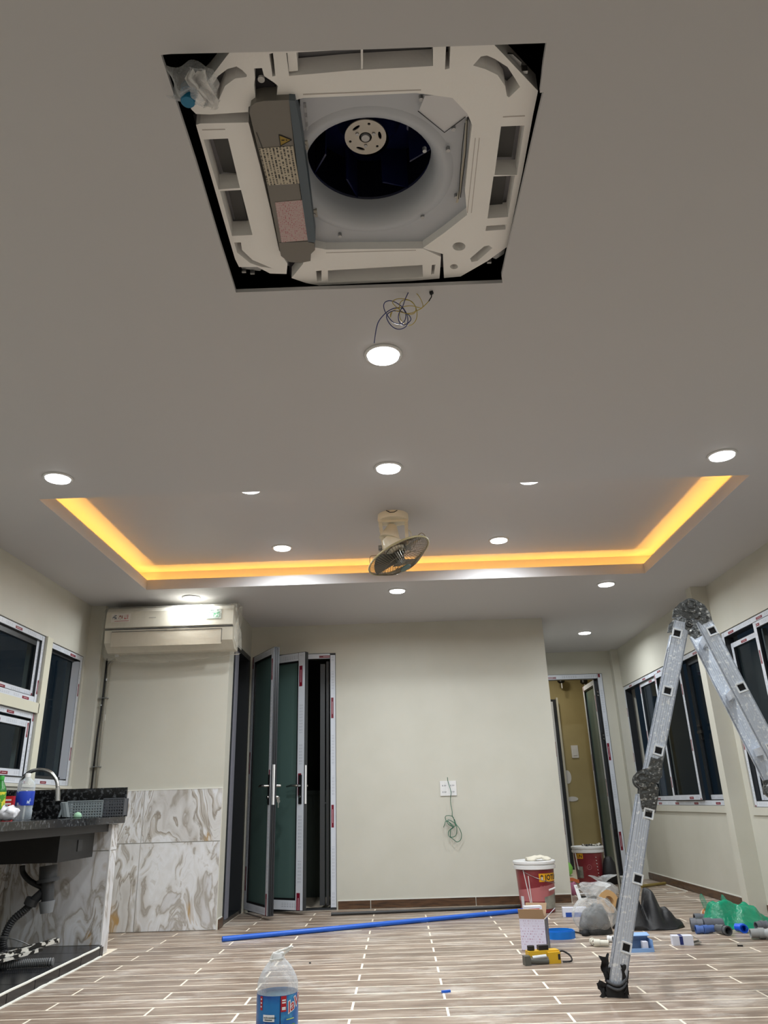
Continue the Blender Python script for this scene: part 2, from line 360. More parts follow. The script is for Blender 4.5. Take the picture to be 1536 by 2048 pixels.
def text(body, size, fn, m, name, parent, bold=0., align='LEFT', sx=1.):
    """lettering as a mesh, each vertex sent through fn(u,v)"""
    cu = bpy.data.curves.new('t', 'FONT'); cu.body = body; cu.size = size; cu.align_x = align; cu.offset = bold; cu.resolution_u = 3
    to = bpy.data.objects.new('t', cu); me = bpy.data.meshes.new_from_object(to)
    b = B(); b.add([fn(v.co.x*sx, v.co.y) for v in me.vertices], [tuple(p.vertices) for p in me.polygons])
    bpy.data.objects.remove(to); bpy.data.curves.remove(cu); bpy.data.meshes.remove(me)
    return b.done(name, m, parent)

# ================================================================ THE SETTING
XL, XR, YB, YA, YC = -2.60, 2.69, 7.21, 6.27, 9.10
YN = -1.6
def wall(name, axis, p0, p1, u0, u1, z0, z1, holes, m=WALL):
    b = B(); us = sorted({u0, u1, *[h[0] for h in holes], *[h[1] for h in holes]}); zs = sorted({z0, z1, *[h[2] for h in holes], *[h[3] for h in holes]})
    for i in range(len(us)-1):
        for j in range(len(zs)-1):
            cu, cz = (us[i]+us[i+1])/2, (zs[j]+zs[j+1])/2
            if any(h[0] < cu < h[1] and h[2] < cz < h[3] for h in holes): continue
            if axis == 'x': b.box(p0, us[i], zs[j], p1, us[i+1], zs[j+1])
            else: b.box(us[i], p0, zs[j], us[i+1], p1, zs[j+1])
    return ST(b.done(name, m))

# --- floor: grout bed with plank tiles as parts
floor = ST(B().box(-2.75, YN-.1, -.12, XR+.14, 10.7, -.0006).done('floor', GROUT))
PW, PL, G_ = .1457, .9185, .0095
def plank_mesh(L):
    b = B(); l, wd = L-G_, PW-G_; e = .0012
    b.add([(0, 0, -.02), (l, 0, -.02), (l, wd, -.02), (0, wd, -.02), (0, 0, -e), (l, 0, -e), (l, wd, -e), (0, wd, -e), (e, e, 0), (l-e, e, 0), (l-e, wd-e, 0), (e, wd-e, 0)],
          [(0, 1, 5, 4), (1, 2, 6, 5), (2, 3, 7, 6), (3, 0, 4, 7), (4, 5, 9, 8), (5, 6, 10, 9), (6, 7, 11, 10), (7, 4, 8, 11), (8, 9, 10, 11)])
    me = bpy.data.meshes.new('floor_plank'); me.from_pydata(b.v, [], b.f); me.materials.append(PLANK); return me
MESHC = {}
def plank(x, y, L):
    k = round(L, 3)
    if k not in MESHC: MESHC[k] = plank_mesh(k)
    o = bpy.data.objects.new('floor_plank', MESHC[k]); o.location = (x+G_/2, y+G_/2, 0); C.objects.link(o); o.parent = floor; o.matrix_parent_inverse = WM[floor.name].inverted()
far = B()
def row(n):
    y = 5.29-PW*(n+1); even = n % 2 == 0; j0 = -1.66 if even else -1.16
    x0, x1 = (-1.90, 2.68)
    if y > 5.44: x0 = -2.6
    if y > 6.2: x0 = -1.4
    if y > 7.13: x0 = 1.46
    js = [j0+PL*k for k in range(-2, 7)]; js = [j for j in js if x0+.03 < j < x1-.03]; ed = [x0]+js+[x1]
    return y, list(zip(ed[:-1], ed[1:]))
def far_plank(bb, x, y, L):
    bb.add([(x+G_/2, y+G_/2, 0), (x+L-G_/2, y+G_/2, 0), (x+L-G_/2, y+PW-G_/2, 0), (x+G_/2, y+PW-G_/2, 0)], [(0, 1, 2, 3)])
    bb.box(x+G_/2, y+G_/2, -.02, x+L-G_/2, y+PW-G_/2, -.0001)
for n in range(-26, 46):
    y, segs = row(n)
    for a, c in segs:
        if 3.25 < y < 9.0: plank(a, y, c-a)
        else: far.box(a+G_/2, y+G_/2, -.02, c-G_/2, y+PW-G_/2, 0)
far.done('plank_field', PLANK, floor, kind='stuff')

# --- left wall with three window openings
LW = [(4.0, 5.46, 1.59, 2.08), (4.0, 5.46, 1.04, 1.52), (5.55, 6.17, 1.04, 2.06)]
wall('wall_left', 'x', XL-.14, XL, YN, 7.3, 0, H, LW)
RW = [(6.42, 9.0, .745, 2.05), (3.6, 6.12, .735, 2.07)]
wall('wall_right', 'x', XR, XR+.14, YN, 9.2, 0, H, RW)
ST(B().box(XL, 6.2, 0, -2.475, YA, H).done('wall_pillar_left', WALL))
ST(B().box(2.555, 6.21, 0, XR, 6.32, H).done('wall_pillar_right', WALL))
ST(B().box(2.61, 9.0, 0, XR, YC, H).done('wall_pillar_corner', WALL))
alc = wall('wall_alcove', 'y', YA, YA+.1, XL, -1.40, 0, H, [])
wall('wall_return', 'x', -1.50, -1.40, YA+.1, YB, 0, H, [(6.44, 7.17, 0.0, 2.2)])
wall('wall_back', 'y', YB, YB+.12, -1.40, 1.46, 0, H, [(-1.345, -.575, 0, 2.22)])
wall('wall_corridor_left', 'x', 1.34, 1.46, YB+.12, YC, 0, H, [])
wall('wall_corridor', 'y', YC, YC+.1, 1.34, XR, 0, H, [(1.62, 2.49, 0, 2.23)])
wall('wall_front', 'y', YN-.1, YN, XL-.14, XR+.14, 0, H, [])
# dark rooms behind the two open doors
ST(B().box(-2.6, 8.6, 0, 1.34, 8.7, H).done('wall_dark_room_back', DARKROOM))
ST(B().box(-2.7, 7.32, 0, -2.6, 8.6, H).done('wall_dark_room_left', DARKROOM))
# far room behind the corridor door
OLIVE = mat('olive_yellow_paint', (176, 162, 118), .6, var=((164, 150, 106), 2.2, .35, .7))
ST(B().box(1.0, 10.5, 0, XR+.14, 10.6, H).done('wall_far_room_back', OLIVE))
ST(B().box(XR+.04, 9.2, 0, XR+.14, 10.5, H).done('wall_far_room_right', OLIVE))
ST(B().box(1.0, 9.2, 0, 1.1, 10.5, H).done('wall_far_room_left', OLIVE))

# --- ceiling with the cassette opening and the cove opening
HX0, HX1, HY0, HY1 = -.505, .412, 1.226, 2.10
CX0, CX1, CY0, CY1 = -1.985, 2.03, 3.84, 5.75
hole = [at(x, y, 2, H).xy[:] for x, y in ((322, 110), (342, 108), (700, 100), (1093, 86), (1086, 130), (1080, 186), (1087, 184), (1050, 345), (1003, 552), (1005, 566), (830, 573), (640, 579), (472, 585), (440, 485), (392, 325), (348, 190))]
ceil = B().plate([[(XL-.14, YN-.1), (XR+.14, YN-.1), (XR+.14, 10.7), (XL-.14, 10.7)], hole, [(CX0, CY0), (CX1, CY0), (CX1, CY1), (CX0, CY1)]], H, H+.014)
ceiling = ST(ceil.done('ceiling', CEIL))
lip = B(); tt = .012; zt = H+.082
lip.box(CX0-tt, CY0-tt, H+.014, CX1+tt, CY0, zt); lip.box(CX0-tt, CY1, H+.014, CX1+tt, CY1+tt, zt)
lip.box(CX0-tt, CY0, H+.014, CX0, CY1, zt); lip.box(CX1, CY0, H+.014, CX1+tt, CY1, zt)
ST(lip.done('trim_1', CEIL))
ZU = 2.68; cw = .105
cv = B(); a0, a1, b0, b1 = CX0-cw, CX1+cw, CY0-cw, CY1+cw
cv.box(a0-.02, b0-.02, H+.014, a1+.02, b0, ZU); cv.box(a0-.02, b1, H+.014, a1+.02, b1+.02, ZU)
cv.box(a0-.02, b0, H+.014, a0, b1, ZU); cv.box(a1, b0, H+.014, a1+.02, b1, ZU); cv.box(a0-.02, b0-.02, ZU, a1+.02, b1+.02, ZU+.02)
ST(cv.done('ceiling_recess', CEIL))
VOID = mat('dark_ceiling_void', (10, 12, 20), .9)
ST(B().box(XL-.14, YN-.1, 2.95, XR+.14, 10.7, 3.0).done('light_block_lid', VOID))  # added black lid over the void, stops outside light leaking in
sk = B(); sk.box(XL-.14, YN-.1, H+.014, XL-.12, 10.7, 2.95); sk.box(XR+.12, YN-.1, H+.014, XR+.14, 10.7, 2.95); sk.box(XL-.12, YN-.1, H+.014, XR+.12, YN-.08, 2.95); sk.box(XL-.12, 10.68, H+.014, XR+.12, 10.7, 2.95)
ST(sk.done('light_block_skirt', VOID))  # added black sides under that lid, closing the void against outside light

# --- marble tiles on the alcove wall
GM = mat('marble_joint', (212, 210, 204), .7)
def tile(name, parent, x0, x1, y0, y1, z0, z1, m): 
    return B().box(x0, y0, z0, x1, y1, z1).done(name, m, parent)
B().box(XL, YA-.006, 0, -1.403, YA, .995).done('tile_bed', GM, alc)
for x0, x1 in ((-2.598, -2.025), (-2.018, -1.405)):
    for z0, z1 in ((.004, .606), (.612, .992)): tile('wall_tile', alc, x0, x1, YA-.014, YA-.006, z0, z1, MARBLE if z0 > .5 else MARBLE2)
B().box(XL, YA-.016, .992, -1.403, YA, 1.0).done('tile_trim', WGROUT, alc)

# --- baseboards
def baseboard(name, axis, p, dirn, u0, u1, joints):
    b = B(); h = .066
    root = None
    us = [u0]+joints+[u1]
    if axis == 'y': root = ST(B().box(u0, p, 0, u1, p+dirn*.006, h+.006).done(name, WGROUT))
    else: root = ST(B().box(p, u0, 0, p+dirn*.006, u1, h+.006).done(name, WGROUT))
    for a, c in zip(us[:-1], us[1:]):
        q = B()
        if axis == 'y': q.box(a+.003, p+dirn*.006, .003, c-.003, p+dirn*.014, h)
        else: q.box(p+dirn*.006, a+.003, .003, p+dirn*.014, c-.003, h)
        q.done('baseboard_tile', BROWN, root)
    return root
baseboard('baseboard_back', 'y', YB, -1, -.565, 1.455, [-.28, .63])
baseboard('baseboard_right', 'x', XR, -1, 6.5, 8.99, [7.02, 7.93, 8.84])
baseboard('baseboard_right.001', 'x', XR, -1, 3.0, 6.2, [3.4, 4.3, 5.2, 6.08])
baseboard('baseboard_return', 'x', -1.4, 1, YA+.0, 6.42, [])

# ================================================================ windows
def window(name, F, Wd, Ht, sashes, t=.045, film='lrbt', dark=True, mull=()):
    """F: lower left corner on the wall face, U along, N into the room"""
    r = thing(name, F[0], kind='structure'); O, U, W, N = F
    fr = B(); fr.frame(F, 0, 0, Wd, Ht, t, -.085, -.012)
    for mu in mull: fr.bar(F, mu-t/2, t, mu+t/2, Ht-t, -.085, -.012)
    frm_ = fr.done('window_frame', DARKAL, r)
    fb = B(); fb.tapeframe(F, 0, 0, Wd, Ht, t, -.012, film); fb.done('printed_film', TAPE_S, frm_)
    for (u0, u1, v0, v1, d, st, ff) in sashes:
        sb = B(); sb.frame(F, u0, v0, u1, v1, st, d-.03, d); so = sb.done('sash', DARKAL, r)
        if ff: q = B(); q.tapeframe(F, u0, v0, u1, v1, st, d, ff); q.done('printed_film', TAPE_S, so)
        g = B(); g.bar(F, u0+st, v0+st, u1-st, v1-st, d-.020, d-.014); g.done('pane', PANE, so)
    return r
FL = lambda y, z: (V((XL, y, z)), -Y_, Z_, X_)       # left wall: U towards the camera
FR = lambda y, z: (V((XR, y, z)), -Y_, Z_, -X_)
# left wall
w1 = window('window_1', FL(5.46, 1.59), 1.46, .49, [(.04, .74, .04, .45, -.03, .045, 'lrb'), (.70, 1.42, .04, .45, -.055, .045, 'l')])
w2 = window('window_2', FL(5.46, 1.04), 1.46, .48, [(.075, .80, .045, .42, -.004, .05, 'lrbt'), (.80, 1.42, .045, .42, -.03, .05, 'l')])
w3 = window('window_3', FL(6.17, 1.04), .62, 1.02, [(.035, .585, .035, .985, -.035, .03, '')])
q = B(); q.strip((FL(6.17, 1.04)[0], -Y_, Z_, X_), .075, .05, .105, .96, d=-.048); q.done('printed_film', TAPE, w3)
# right wall
w4 = window('window_4', FR(9.0, .745), 2.58, 1.305, [(.52, 1.22, .045, 1.26, -.035, .045, 'lrbt'), (1.18, 1.92, .045, 1.26, .012, .05, 'lrbt'), (1.92, 2.54, .045, 1.26, -.05, .045, 'b')], film='lrbt')
hb = B(); F4 = FR(9.0, .745); hb.bar(F4, 2.02, .55, 2.045, .72, -.05, -.03); hb.bar(F4, 2.0, .60, 2.10, .625, -.03, -.012); hb.bar(F4, 2.01, .66, 2.08, .68, -.03, -.015); hb.done('window_handle', BLACK, w4)
w5 = window('window_5', FR(6.12, .735), 2.52, 1.335, [(.05, .62, .045, 1.24, -.05, .045, 'lrbt'), (.58, 1.30, .045, 1.29, -.004, .05, 'lrbt'), (1.30, 2.45, .045, 1.29, -.03, .05, 'lr')], film='lrbt')
# night scrim behind nothing: the world itself is the night outside
# sills
ST(B().box(XR-.012, 6.4, .69, XR, 9.02, .745).done('trim_2', WALL)); ST(B().box(XR-.012, 3.55, .68, XR, 6.14, .735).done('trim_3', WALL))
ST(B().box(XL, 4.0, 1.02, XL+.012, 6.2, 1.04).done('trim_4', WALL))
ST(B().box(XL, 3.98, 1.52, XL+.01, 5.47, 1.59).box(XL, 5.46, 1.04, XL+.01, 5.55, 2.08).done('trim_5', mat('cream_mullion', (206, 204, 186), .5)))

# ================================================================ doors
FROST = mat('frosted_green_glass', (76, 98, 94), .28, trans=.0, coat=.3)
def leaf(root, F, Wd, Ht, st=.062, film='lrbt', th=.042, both=True):
    """door leaf with F origin at bottom hinge corner, N = visible face"""
    b = B(); b.frame(F, 0, 0, Wd, Ht, st, -th, 0); lf = b.done('door_leaf', DARKAL, root)
    q = B(); q.tapeframe(F, 0, 0, Wd, Ht, st, 0, film); q.done('printed_film', TAPE, lf)
    g = B(); g.bar(F, st, st, Wd-st, Ht-st, -th*.65, -th*.35); g.done('glass_panel', FROST, lf)
    bd = B(); bd.frame(F, st-.002, st-.002, Wd-st+.002, Ht-st+.002, .014, -.012, -.004); bd.done('glazing_bead', BLACK, lf)
    return lf
def handle(root, F, u, v, flip=1, key=False):
    b = B(); O, U, W, N = F
    b.bar(F, u-.016, v-.12, u+.016, v+.12, 0, .008); b.done('handle_plate', BLACK, root)
    p = lambda a, c, d: O+U*a+W*c+N*d
    q = B(); q.cyl(p(u, v+.03, .008), p(u, v+.03, .05), .012, n=12)
    q.tube([p(u, v+.03, .045), p(u-.02*flip, v+.032, .055), p(u-.06*flip, v+.034, .056), p(u-.115*flip, v+.026, .05)], [.011, .011, .010, .008], 10)
    q.cyl(p(u, v-.06, .008), p(u, v-.06, .018), .013, n=12); q.done('door_handle', CHROME, root, smooth='auto')
    if key:
        k = B(); k.cyl(p(u, v-.06, .018), p(u, v-.06, .03), .012, n=12); k.bar(F, u-.002, v-.085, u+.002, v-.055, .018, .045); k.cyl(p(u-.003, v-.095, .035), p(u+.003, v-.095, .035), .014, n=12); k.bar(F, u-.002, v-.145, u+.002, v-.105, .03, .038); k.done('key', CHROME, root, smooth='auto')
def lockplate(root, P, along, V_, N):   # strip on the free edge
    b = B(); b.ob(P, along, V_, N); b.done('lock_plate', WHITEP, root)

# door_1 in the return wall
d1 = thing('door_1', (-1.4, 6.8, 0), kind='structure')
F1 = (V((-1.4, 7.17, 0)), -Y_, Z_, X_)
b = B(); b.bar(F1, 0, 0, .045, 2.2, -.10, .004); b.bar(F1, .685, 0, .73, 2.2, -.10, .004); b.bar(F1, .045, 2.155, .685, 2.2, -.10, .004); b.done('door_frame', DARKAL, d1)
B().bar(F1, .045, 0, .685, .03, -.10, .0).done('threshold', GRANITE, d1)
B().bar(F1, .49, .03, .58, 2.155, -.05, -.004).done('door_stop', mat('lilac_grey_profile', (128, 128, 138), .4), d1)
hA, eA = V((-1.372, 7.15, .03)), V((-1.085, 6.66, .03))
UA = (eA-hA).normalized(); NA = V((UA.y, -UA.x, 0))
if NA.y > 0: NA = -NA
FA = (hA, UA, Z_, NA); WA = (eA-hA).length
lA = leaf(d1, FA, WA, 2.16, th=.05)
handle(lA, FA, WA-.034, .95, 1)
# far side of the same leaf
FAb = (hA-NA*.05, UA, Z_, -NA); handle(lA, FAb, WA-.034, .95, 1, key=True)
eg = B(); eg.ob(hA+UA*(WA)+NA*(-.016), UA*.004, V((0, 0, 2.16)), -NA*.004); eg.ob(hA+UA*WA-NA*.034, UA*.004, V((0, 0, 2.16)), -NA*.004); eg.done('edge_groove', BLACK, lA)
lockplate(lA, hA+UA*(WA)-NA*.013+Z_*.83, UA*.003, Z_*.32, -NA*.022)

# door_2 in the back wall
d2 = thing('door_2', (-.96, YB, 0), kind='structure')
F2 = (V((-1.345, YB, 0)), X_, Z_, -Y_)
b = B(); b.frame(F2, 0, -.04, .77, 2.22, .055, -.06, .006); fo = b.done('door_frame', DARKAL, d2)
q = B(); q.strip((F2[0]-Y_*.006, X_, Z_, -Y_), .72, .02, .766, 2.2); q.strip((F2[0]-Y_*.006, X_, Z_, -Y_), .06, 2.17, .715, 2.215); q.done('printed_film', TAPE, fo)
b = B(); b.bar(F2, .615, .03, .66, 2.13, -.13, -.07); b.bar(F2, .675, .03, .70, 2.15, -.10, -.05); b.bar(F2, .66, .86, .69, .868, -.05, -.045); b.done('inner_profile', mat('mid_grey_profile', (66, 68, 70), .4, .3), d2)
B().bar(F2, .055, 0, .715, .015, -.06, .0).done('threshold', STEEL, d2)
hB, eB = V((-1.30, 7.185, .03)), V((-.835, 6.93, .03))
UB = (eB-hB).normalized(); NB = V((UB.y, -UB.x, 0))
if NB.y > 0: NB = -NB
FB = (hB, UB, Z_, NB); WB = (eB-hB).length
lB = leaf(d2, FB, WB, 2.16, st=.08, th=.045)
handle(lB, FB, WB-.04, .95, 1)
FBb = (hB-NB*.045, UB, Z_, -NB); handle(lB, FBb, WB-.04, .95, 1)
lockplate(lB, hB+UB*WB-NB*.010+Z_*.83, UB*.003, Z_*.32, -NB*.022)
# a dim counter unit in the dark room behind
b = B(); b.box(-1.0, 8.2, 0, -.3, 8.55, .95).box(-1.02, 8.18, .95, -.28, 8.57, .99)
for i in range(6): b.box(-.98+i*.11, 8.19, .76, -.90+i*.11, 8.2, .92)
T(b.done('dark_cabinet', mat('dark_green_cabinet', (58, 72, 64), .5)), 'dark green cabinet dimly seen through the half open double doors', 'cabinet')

# door_3 at the end of the corridor
d3 = thing('door_3', (2.05, YC, 0), kind='structure')
F3 = (V((1.62, YC, 0)), X_, Z_, -Y_)
b = B(); b.frame(F3, 0, -.06, .87, 2.23, .06, -.06, .01); fo = b.done('door_frame', DARKAL, d3)
q = B(); q.tapeframe(F3, 0, 0, .87, 2.23, .06, .01, 'lrt'); q.done('printed_film', TAPE, fo)
h3 = V((2.40, 9.16, .02)); e3 = at(1181, 1500, 1, 9.76); e3.z = .02; U3 = (e3-h3).normalized(); N3 = V((-U3.y, U3.x, 0)); F3b = (h3, U3, Z_, N3)
l3 = leaf(d3, F3b, .61, 2.15, th=.05, film='lrbt')
b = B()
for z in (.4, 1.45, 1.95):
    b.ob(h3-U3*.004+Z_*z-N3*.045, -U3*.004, Z_*.08, N3*.035)
b.done('hinge_leaf', BLACK, l3)
b = B()
for z in (1.46, 1.50, 1.96, 2.0): b.cyl(h3-U3*.009+Z_*z-N3*.028, h3-U3*.012+Z_*z-N3*.028, .008, n=10)
b.done('screw', CHROME, l3)
# door_4: frame standing in the far room, lower
d4 = thing('door_4', (1.9, 10.4, 0), kind='structure')
F4_ = (V((1.675, 10.42, 0)), X_, Z_, -Y_)
b = B(); b.bar(F4_, .40, 0, .50, 2.10, -.05, .03); b.bar(F4_, 0, 2.05, .40, 2.10, -.05, .03); fo = b.done('door_frame', DARKAL, d4)
q = B(); q.strip((F4_[0]-Y_*.03, X_, Z_, -Y_), .40, .02, .455, 2.07); q.done('printed_film', TAPE, fo)
B().bar(F4_, .50, 0, .525, 2.12, 0, .05).done('door_trim', WALL, d4)

# ================================================================ lamps
def downlight(x, y, z, label, power=DOWN_W, r=.062):
    t = thing('downlight', (x, y, z-.012), label, 'light', 'round ceiling downlights')
    B().lathe((x, y, z-.012), [(r+.004, .004), (r+.012, .006), (r+.016, .012), (r+.004, .012)], 40, cap=False).done('rim', WHITEP, t, smooth=True)
    B().lathe((x, y, z-.0135), [(r*.01, 0), (r*.8, 0), (r, .002), (r+.003, .012), (.001, .012)], 40, cap=True).done('diffuser', mat('lit_diffuser', (255, 255, 255), .5, emit=9.0), t, smooth=True)
    l = bpy.data.lights.new('downlight_lamp', 'AREA'); l.shape = 'DISK'; l.size = 2*r; l.energy = power; l.spread = math.radians(168); l.color = (.93, .975, 1.0)
    o = bpy.data.objects.new('downlight_lamp', l); C.objects.link(o); o.parent = t; o.location = (0, 0, -.004)
downlight(-.005, 2.51, H, 'round white downlight nearest the open ceiling unit, beside the hanging wires')
downlight(0, 3.575, H, 'round downlight in the middle, just before the amber lit ceiling recess')
downlight(-1.755, 3.56, H, 'round downlight at the left, before the front left corner of the recess')
downlight(1.76, 3.56, H, 'round downlight at the right, before the front right corner of the recess')
downlight(.04, 6.02, H, 'round downlight behind the recess, in the middle below the fan')
downlight(1.79, 6.03, H, 'round downlight behind the recess at the right, above the ladder side')
downlight(-1.69, 6.02, H, 'round downlight right above the wrapped wall air conditioner')
downlight(2.06, 7.97, H, 'round downlight in the corridor before the far doorway')
for x, y, w_ in ((-.83, 5.34, 'inside the recess, left of the fan'), (.82, 5.33, 'inside the recess, right of the fan'), (-.86, 4.20, 'inside the recess, mostly hidden by its front edge at the left'), (.87, 4.20, 'inside the recess, mostly hidden by its front edge at the right')):
    downlight(x, y, ZU, 'round downlight '+w_)
for x in (-1.76, 1.76): downlight(x, 1.3, H, 'round downlight behind the camera, '+('left' if x < 0 else 'right'))
downlight(0, 0.2, H, 'round downlight behind the camera, middle')
# far room lamp
l = bpy.data.lights.new('far_room_lamp', 'AREA'); l.shape = 'DISK'; l.size = .15; l.energy = 6; l.color = (1, .93, .78)
o = bpy.data.objects.new('far_room_lamp', l); C.objects.link(o); o.location = (2.0, 9.75, 2.49)
# amber cove strips
LED = mat('amber_led_strip', (255, 190, 70), .5, emit=6.0, ecol=(255, 170, 40))
def cove(x0, y0, x1, y1, label):
    L_ = math.hypot(x1-x0, y1-y0); cx, cy = (x0+x1)/2, (y0+y1)/2; z = H+.014
    t = thing('led_strip', (cx, cy, z), label, 'light', 'amber led strips')
    b = B()
    if abs(x1-x0) > abs(y1-y0): b.box(x0, y0-.005, z, x1, y0+.005, z+.003)
    else: b.box(x0-.005, y0, z, x0+.005, y1, z+.003)
    b.done('strip', LED, t)
    l = bpy.data.lights.new('cove_lamp', 'AREA'); l.shape = 'RECTANGLE'; l.size = L_; l.size_y = .012; l.energy = COVE_W*L_*.25; l.color = (1.0, .47, .08)
    o = bpy.data.objects.new('cove_lamp', l); C.objects.link(o); o.parent = t; o.location = (0, 0, .005)
    o.rotation_euler = (PI, 0, 0 if abs(x1-x0) > abs(y1-y0) else PI/2)
gx = .07
cove(CX0-gx, CY0-.06, CX0-gx, CY1+.06, 'amber light strip hidden behind the left lip of the ceiling recess')
cove(CX1+gx, CY0-.06, CX1+gx, CY1+.06, 'amber light strip hidden behind the right lip of the ceiling recess')
cove(CX0-.06, CY1+gx, CX1+.06, CY1+gx, 'amber light strip hidden behind the far lip of the ceiling recess')
cove(CX0-.06, CY0-gx, CX1+.06, CY0-gx, 'amber light strip hidden behind the near lip of the ceiling recess')

exec_parts = True
# ================================================================ OPEN CEILING CASSETTE UNIT
ZF = 2.532
def P(pts, z=ZF): return [tuple(at(x, y, 2, z).xy) for x, y in pts]
cas = thing('cassette_air_conditioner', (-.045, 1.66, 2.5), 'large open white ceiling cassette air conditioner without grille in the black square hole', 'air conditioner')
BACKG = mat('grey_back_plastic', (150, 150, 156), .6)
SHROUD = mat('grey_shroud_plastic', (186, 190, 198), .45, bump=(6, .05))
slotL1 = [(407, 279), (456, 277), (480, 376), (437, 379)]; slotL2 = [(440, 382), (482, 380), (505, 470), (464, 472)]
left_panel = [(392, 250), (400, 247), (497, 245), (520, 332), (541, 420), (558, 500), (575, 528), (573, 548), (540, 547), (515, 534), (478, 534), (470, 518)]
lrec = [(468, 485), (482, 485), (484, 500), (505, 520), (545, 537), (520, 533), (500, 526), (474, 505)]
b = B(); b.plate([P(left_panel), P(slotL1), P(slotL2), P(lrec)], ZF, ZF+.06); b.done('side_panel', FOAM, cas)
outer = [(466, 96), (700, 92), (985, 86), (1010, 112), (1076, 182), (1066, 230), (1045, 345), (1014, 494), (975, 522), (921, 553), (888, 556), (886, 508), (850, 498), (846, 496), (888, 466), (934, 430), (930, 382), (938, 300), (944, 250), (935, 228), (905, 196), (850, 188), (830, 186), (700, 192), (606, 196), (592, 200), (552, 201), (556, 172), (548, 165), (528, 152), (524, 136), (508, 137), (510, 158), (508, 170), (512, 204), (497, 214), (496, 224), (420, 229), (392, 228), (382, 218), (384, 190), (417, 160)]
arc1 = [(424, 172), (436, 152), (455, 138), (473, 133), (484, 140), (494, 150), (493, 154), (470, 157), (450, 172), (437, 201), (430, 190)]
top_slot = [(572, 106), (700, 99), (866, 93), (866, 132), (700, 141), (578, 152)]
s_small1 = [(538, 108), (546, 106), (551, 152), (545, 153)]; s_small2 = [(892, 92), (901, 92), (899, 137), (890, 139)]
arc2 = [(946, 131), (962, 113), (974, 111), (990, 118), (1015, 134), (1030, 157), (1040, 174), (1018, 195), (1014, 192), (1010, 172), (995, 150), (970, 138)]
slotR1 = [(1002, 253), (1049, 251), (1034, 350), (989, 350)]; slotR2 = [(987, 353), (1030, 351), (1016, 434), (975, 437)]
slotR3 = [(973, 452), (1013, 449), (1011, 459), (971, 462)]
def disc(cx, cy, rx, ry, n=20): return [(cx+rx*math.cos(2*PI*i/n), cy+ry*math.sin(2*PI*i/n)) for i in range(n)]
c1 = disc(918, 493, 13, 8.5); c2 = disc(908, 533.5, 8, 5); c3 = [(940, 517), (968, 493), (978, 491), (985, 496), (955, 522), (943, 524)]
b = B(); b.plate([P(outer), P(arc1), P(top_slot), P(s_small1), P(s_small2), P(arc2), P(slotR1), P(slotR2), P(slotR3), P(c1), P(c2), P(c3)], ZF, ZF+.06); b.done('foam_panel', FOAM, cas)
bot = [(583, 556), (606, 528), (612, 497), (626, 494), (652, 499), (846, 497), (882, 514), (879, 557), (824, 562), (638, 571), (612, 566)]
b = B(); b.plate([P(bot), P([(656, 541), (845, 530), (846, 554), (656, 565)]), P([(632, 542), (643, 541), (643, 562), (634, 563)]), P([(864, 530), (871, 529), (868, 548), (862, 549)])], ZF, ZF+.06); b.done('bottom_panel', FOAM, cas)
# recess backs and inner vanes
b = B(); b.plate([P([(470, 98), (985, 88), (1074, 184), (1014, 496), (921, 556), (640, 569), (480, 534), (388, 235), (384, 190)], 2.55), [(-.025+.215*math.cos(2*PI*i/24), 1.665+.2*math.sin(2*PI*i/24)) for i in range(24)]], 2.60, 2.605); b.done('recess_back', BACKG, cas)
b = B()
for q in ([(424, 282), (455, 279), (478, 355), (446, 352)], [(455, 384), (480, 382), (494, 448), (470, 447)], [(996, 256), (1034, 254), (1024, 322), (993, 322)], [(984, 356), (1014, 355), (1005, 420), (977, 423)]):
    b.plate([P(q, 2.57)], 2.585, 2.597)
b.done('air_vane', mat('dark_vane', (70, 70, 70), .5), cas)
b = B(); b.plate([P([(722, 100), (726, 100), (726, 140), (722, 141)])], 2.535, 2.60); b.plate([P([(574, 105), (592, 104), (596, 146), (578, 148)])], 2.54, 2.60); b.plate([P([(866, 93), (892, 92), (890, 134), (866, 134)])], 2.534, 2.592)
b.done('slot_rib', FOAM, cas)
# printed grooves on the foam
b = B()
for (a, c_) in (((606, 188), (842, 179)), ((652, 505), (832, 500)), ((404, 259), (450, 258)), ((1006, 233), (1050, 231))):
    p, q = at(*a, 2, ZF-.0005), at(*c_, 2, ZF-.0005); b.ob(p, q-p, V((0, .003, 0)), V((0, 0, .0003)))
for (x, y) in ((950, 276), (958, 276)): 
    p, q = at(x, y, 2, ZF-.0005), at(x-16, y+150, 2, ZF-.0005); b.ob(p, q-p, V((.002, 0, 0)), V((0, 0, .0003)))
b.done('groove', mat('foam_groove', (190, 182, 178), .8), cas)
# shroud
cx, cy, R_ = -.025, 1.665, .180
inner = P([(600, 196), (830, 186), (905, 196), (944, 250), (940, 400), (934, 430), (888, 466), (846, 500), (640, 500), (612, 470), (600, 300)], 2.56)
b = B(); b.plate([inner, [(cx+.245*math.cos(2*PI*i/48), cy+.232*math.sin(2*PI*i/48)) for i in range(48)]], 2.562, 2.566); b.done('shroud_plate', SHROUD, cas)
b = B(); n = 56; prof = [(.245, .232, 2.562), (.232, .22, 2.556), (.218, .207, 2.557), (.203, .193, 2.566), (.192, .182, 2.582), (.186, .176, 2.605), (.184, .174, 2.64)]
vs = [(cx+a*math.cos(2*PI*i/n), cy+c_*math.sin(2*PI*i/n), z) for a, c_, z in prof for i in range(n)]
b.add(vs, [(k*n+i, k*n+(i+1) % n, (k+1)*n+(i+1) % n, (k+1)*n+i) for k in range(len(prof)-1) for i in range(n)]); b.done('bell_mouth', SHROUD, cas, smooth=True)
NAVY = mat('navy_fan_plastic', (20, 28, 74), .35)
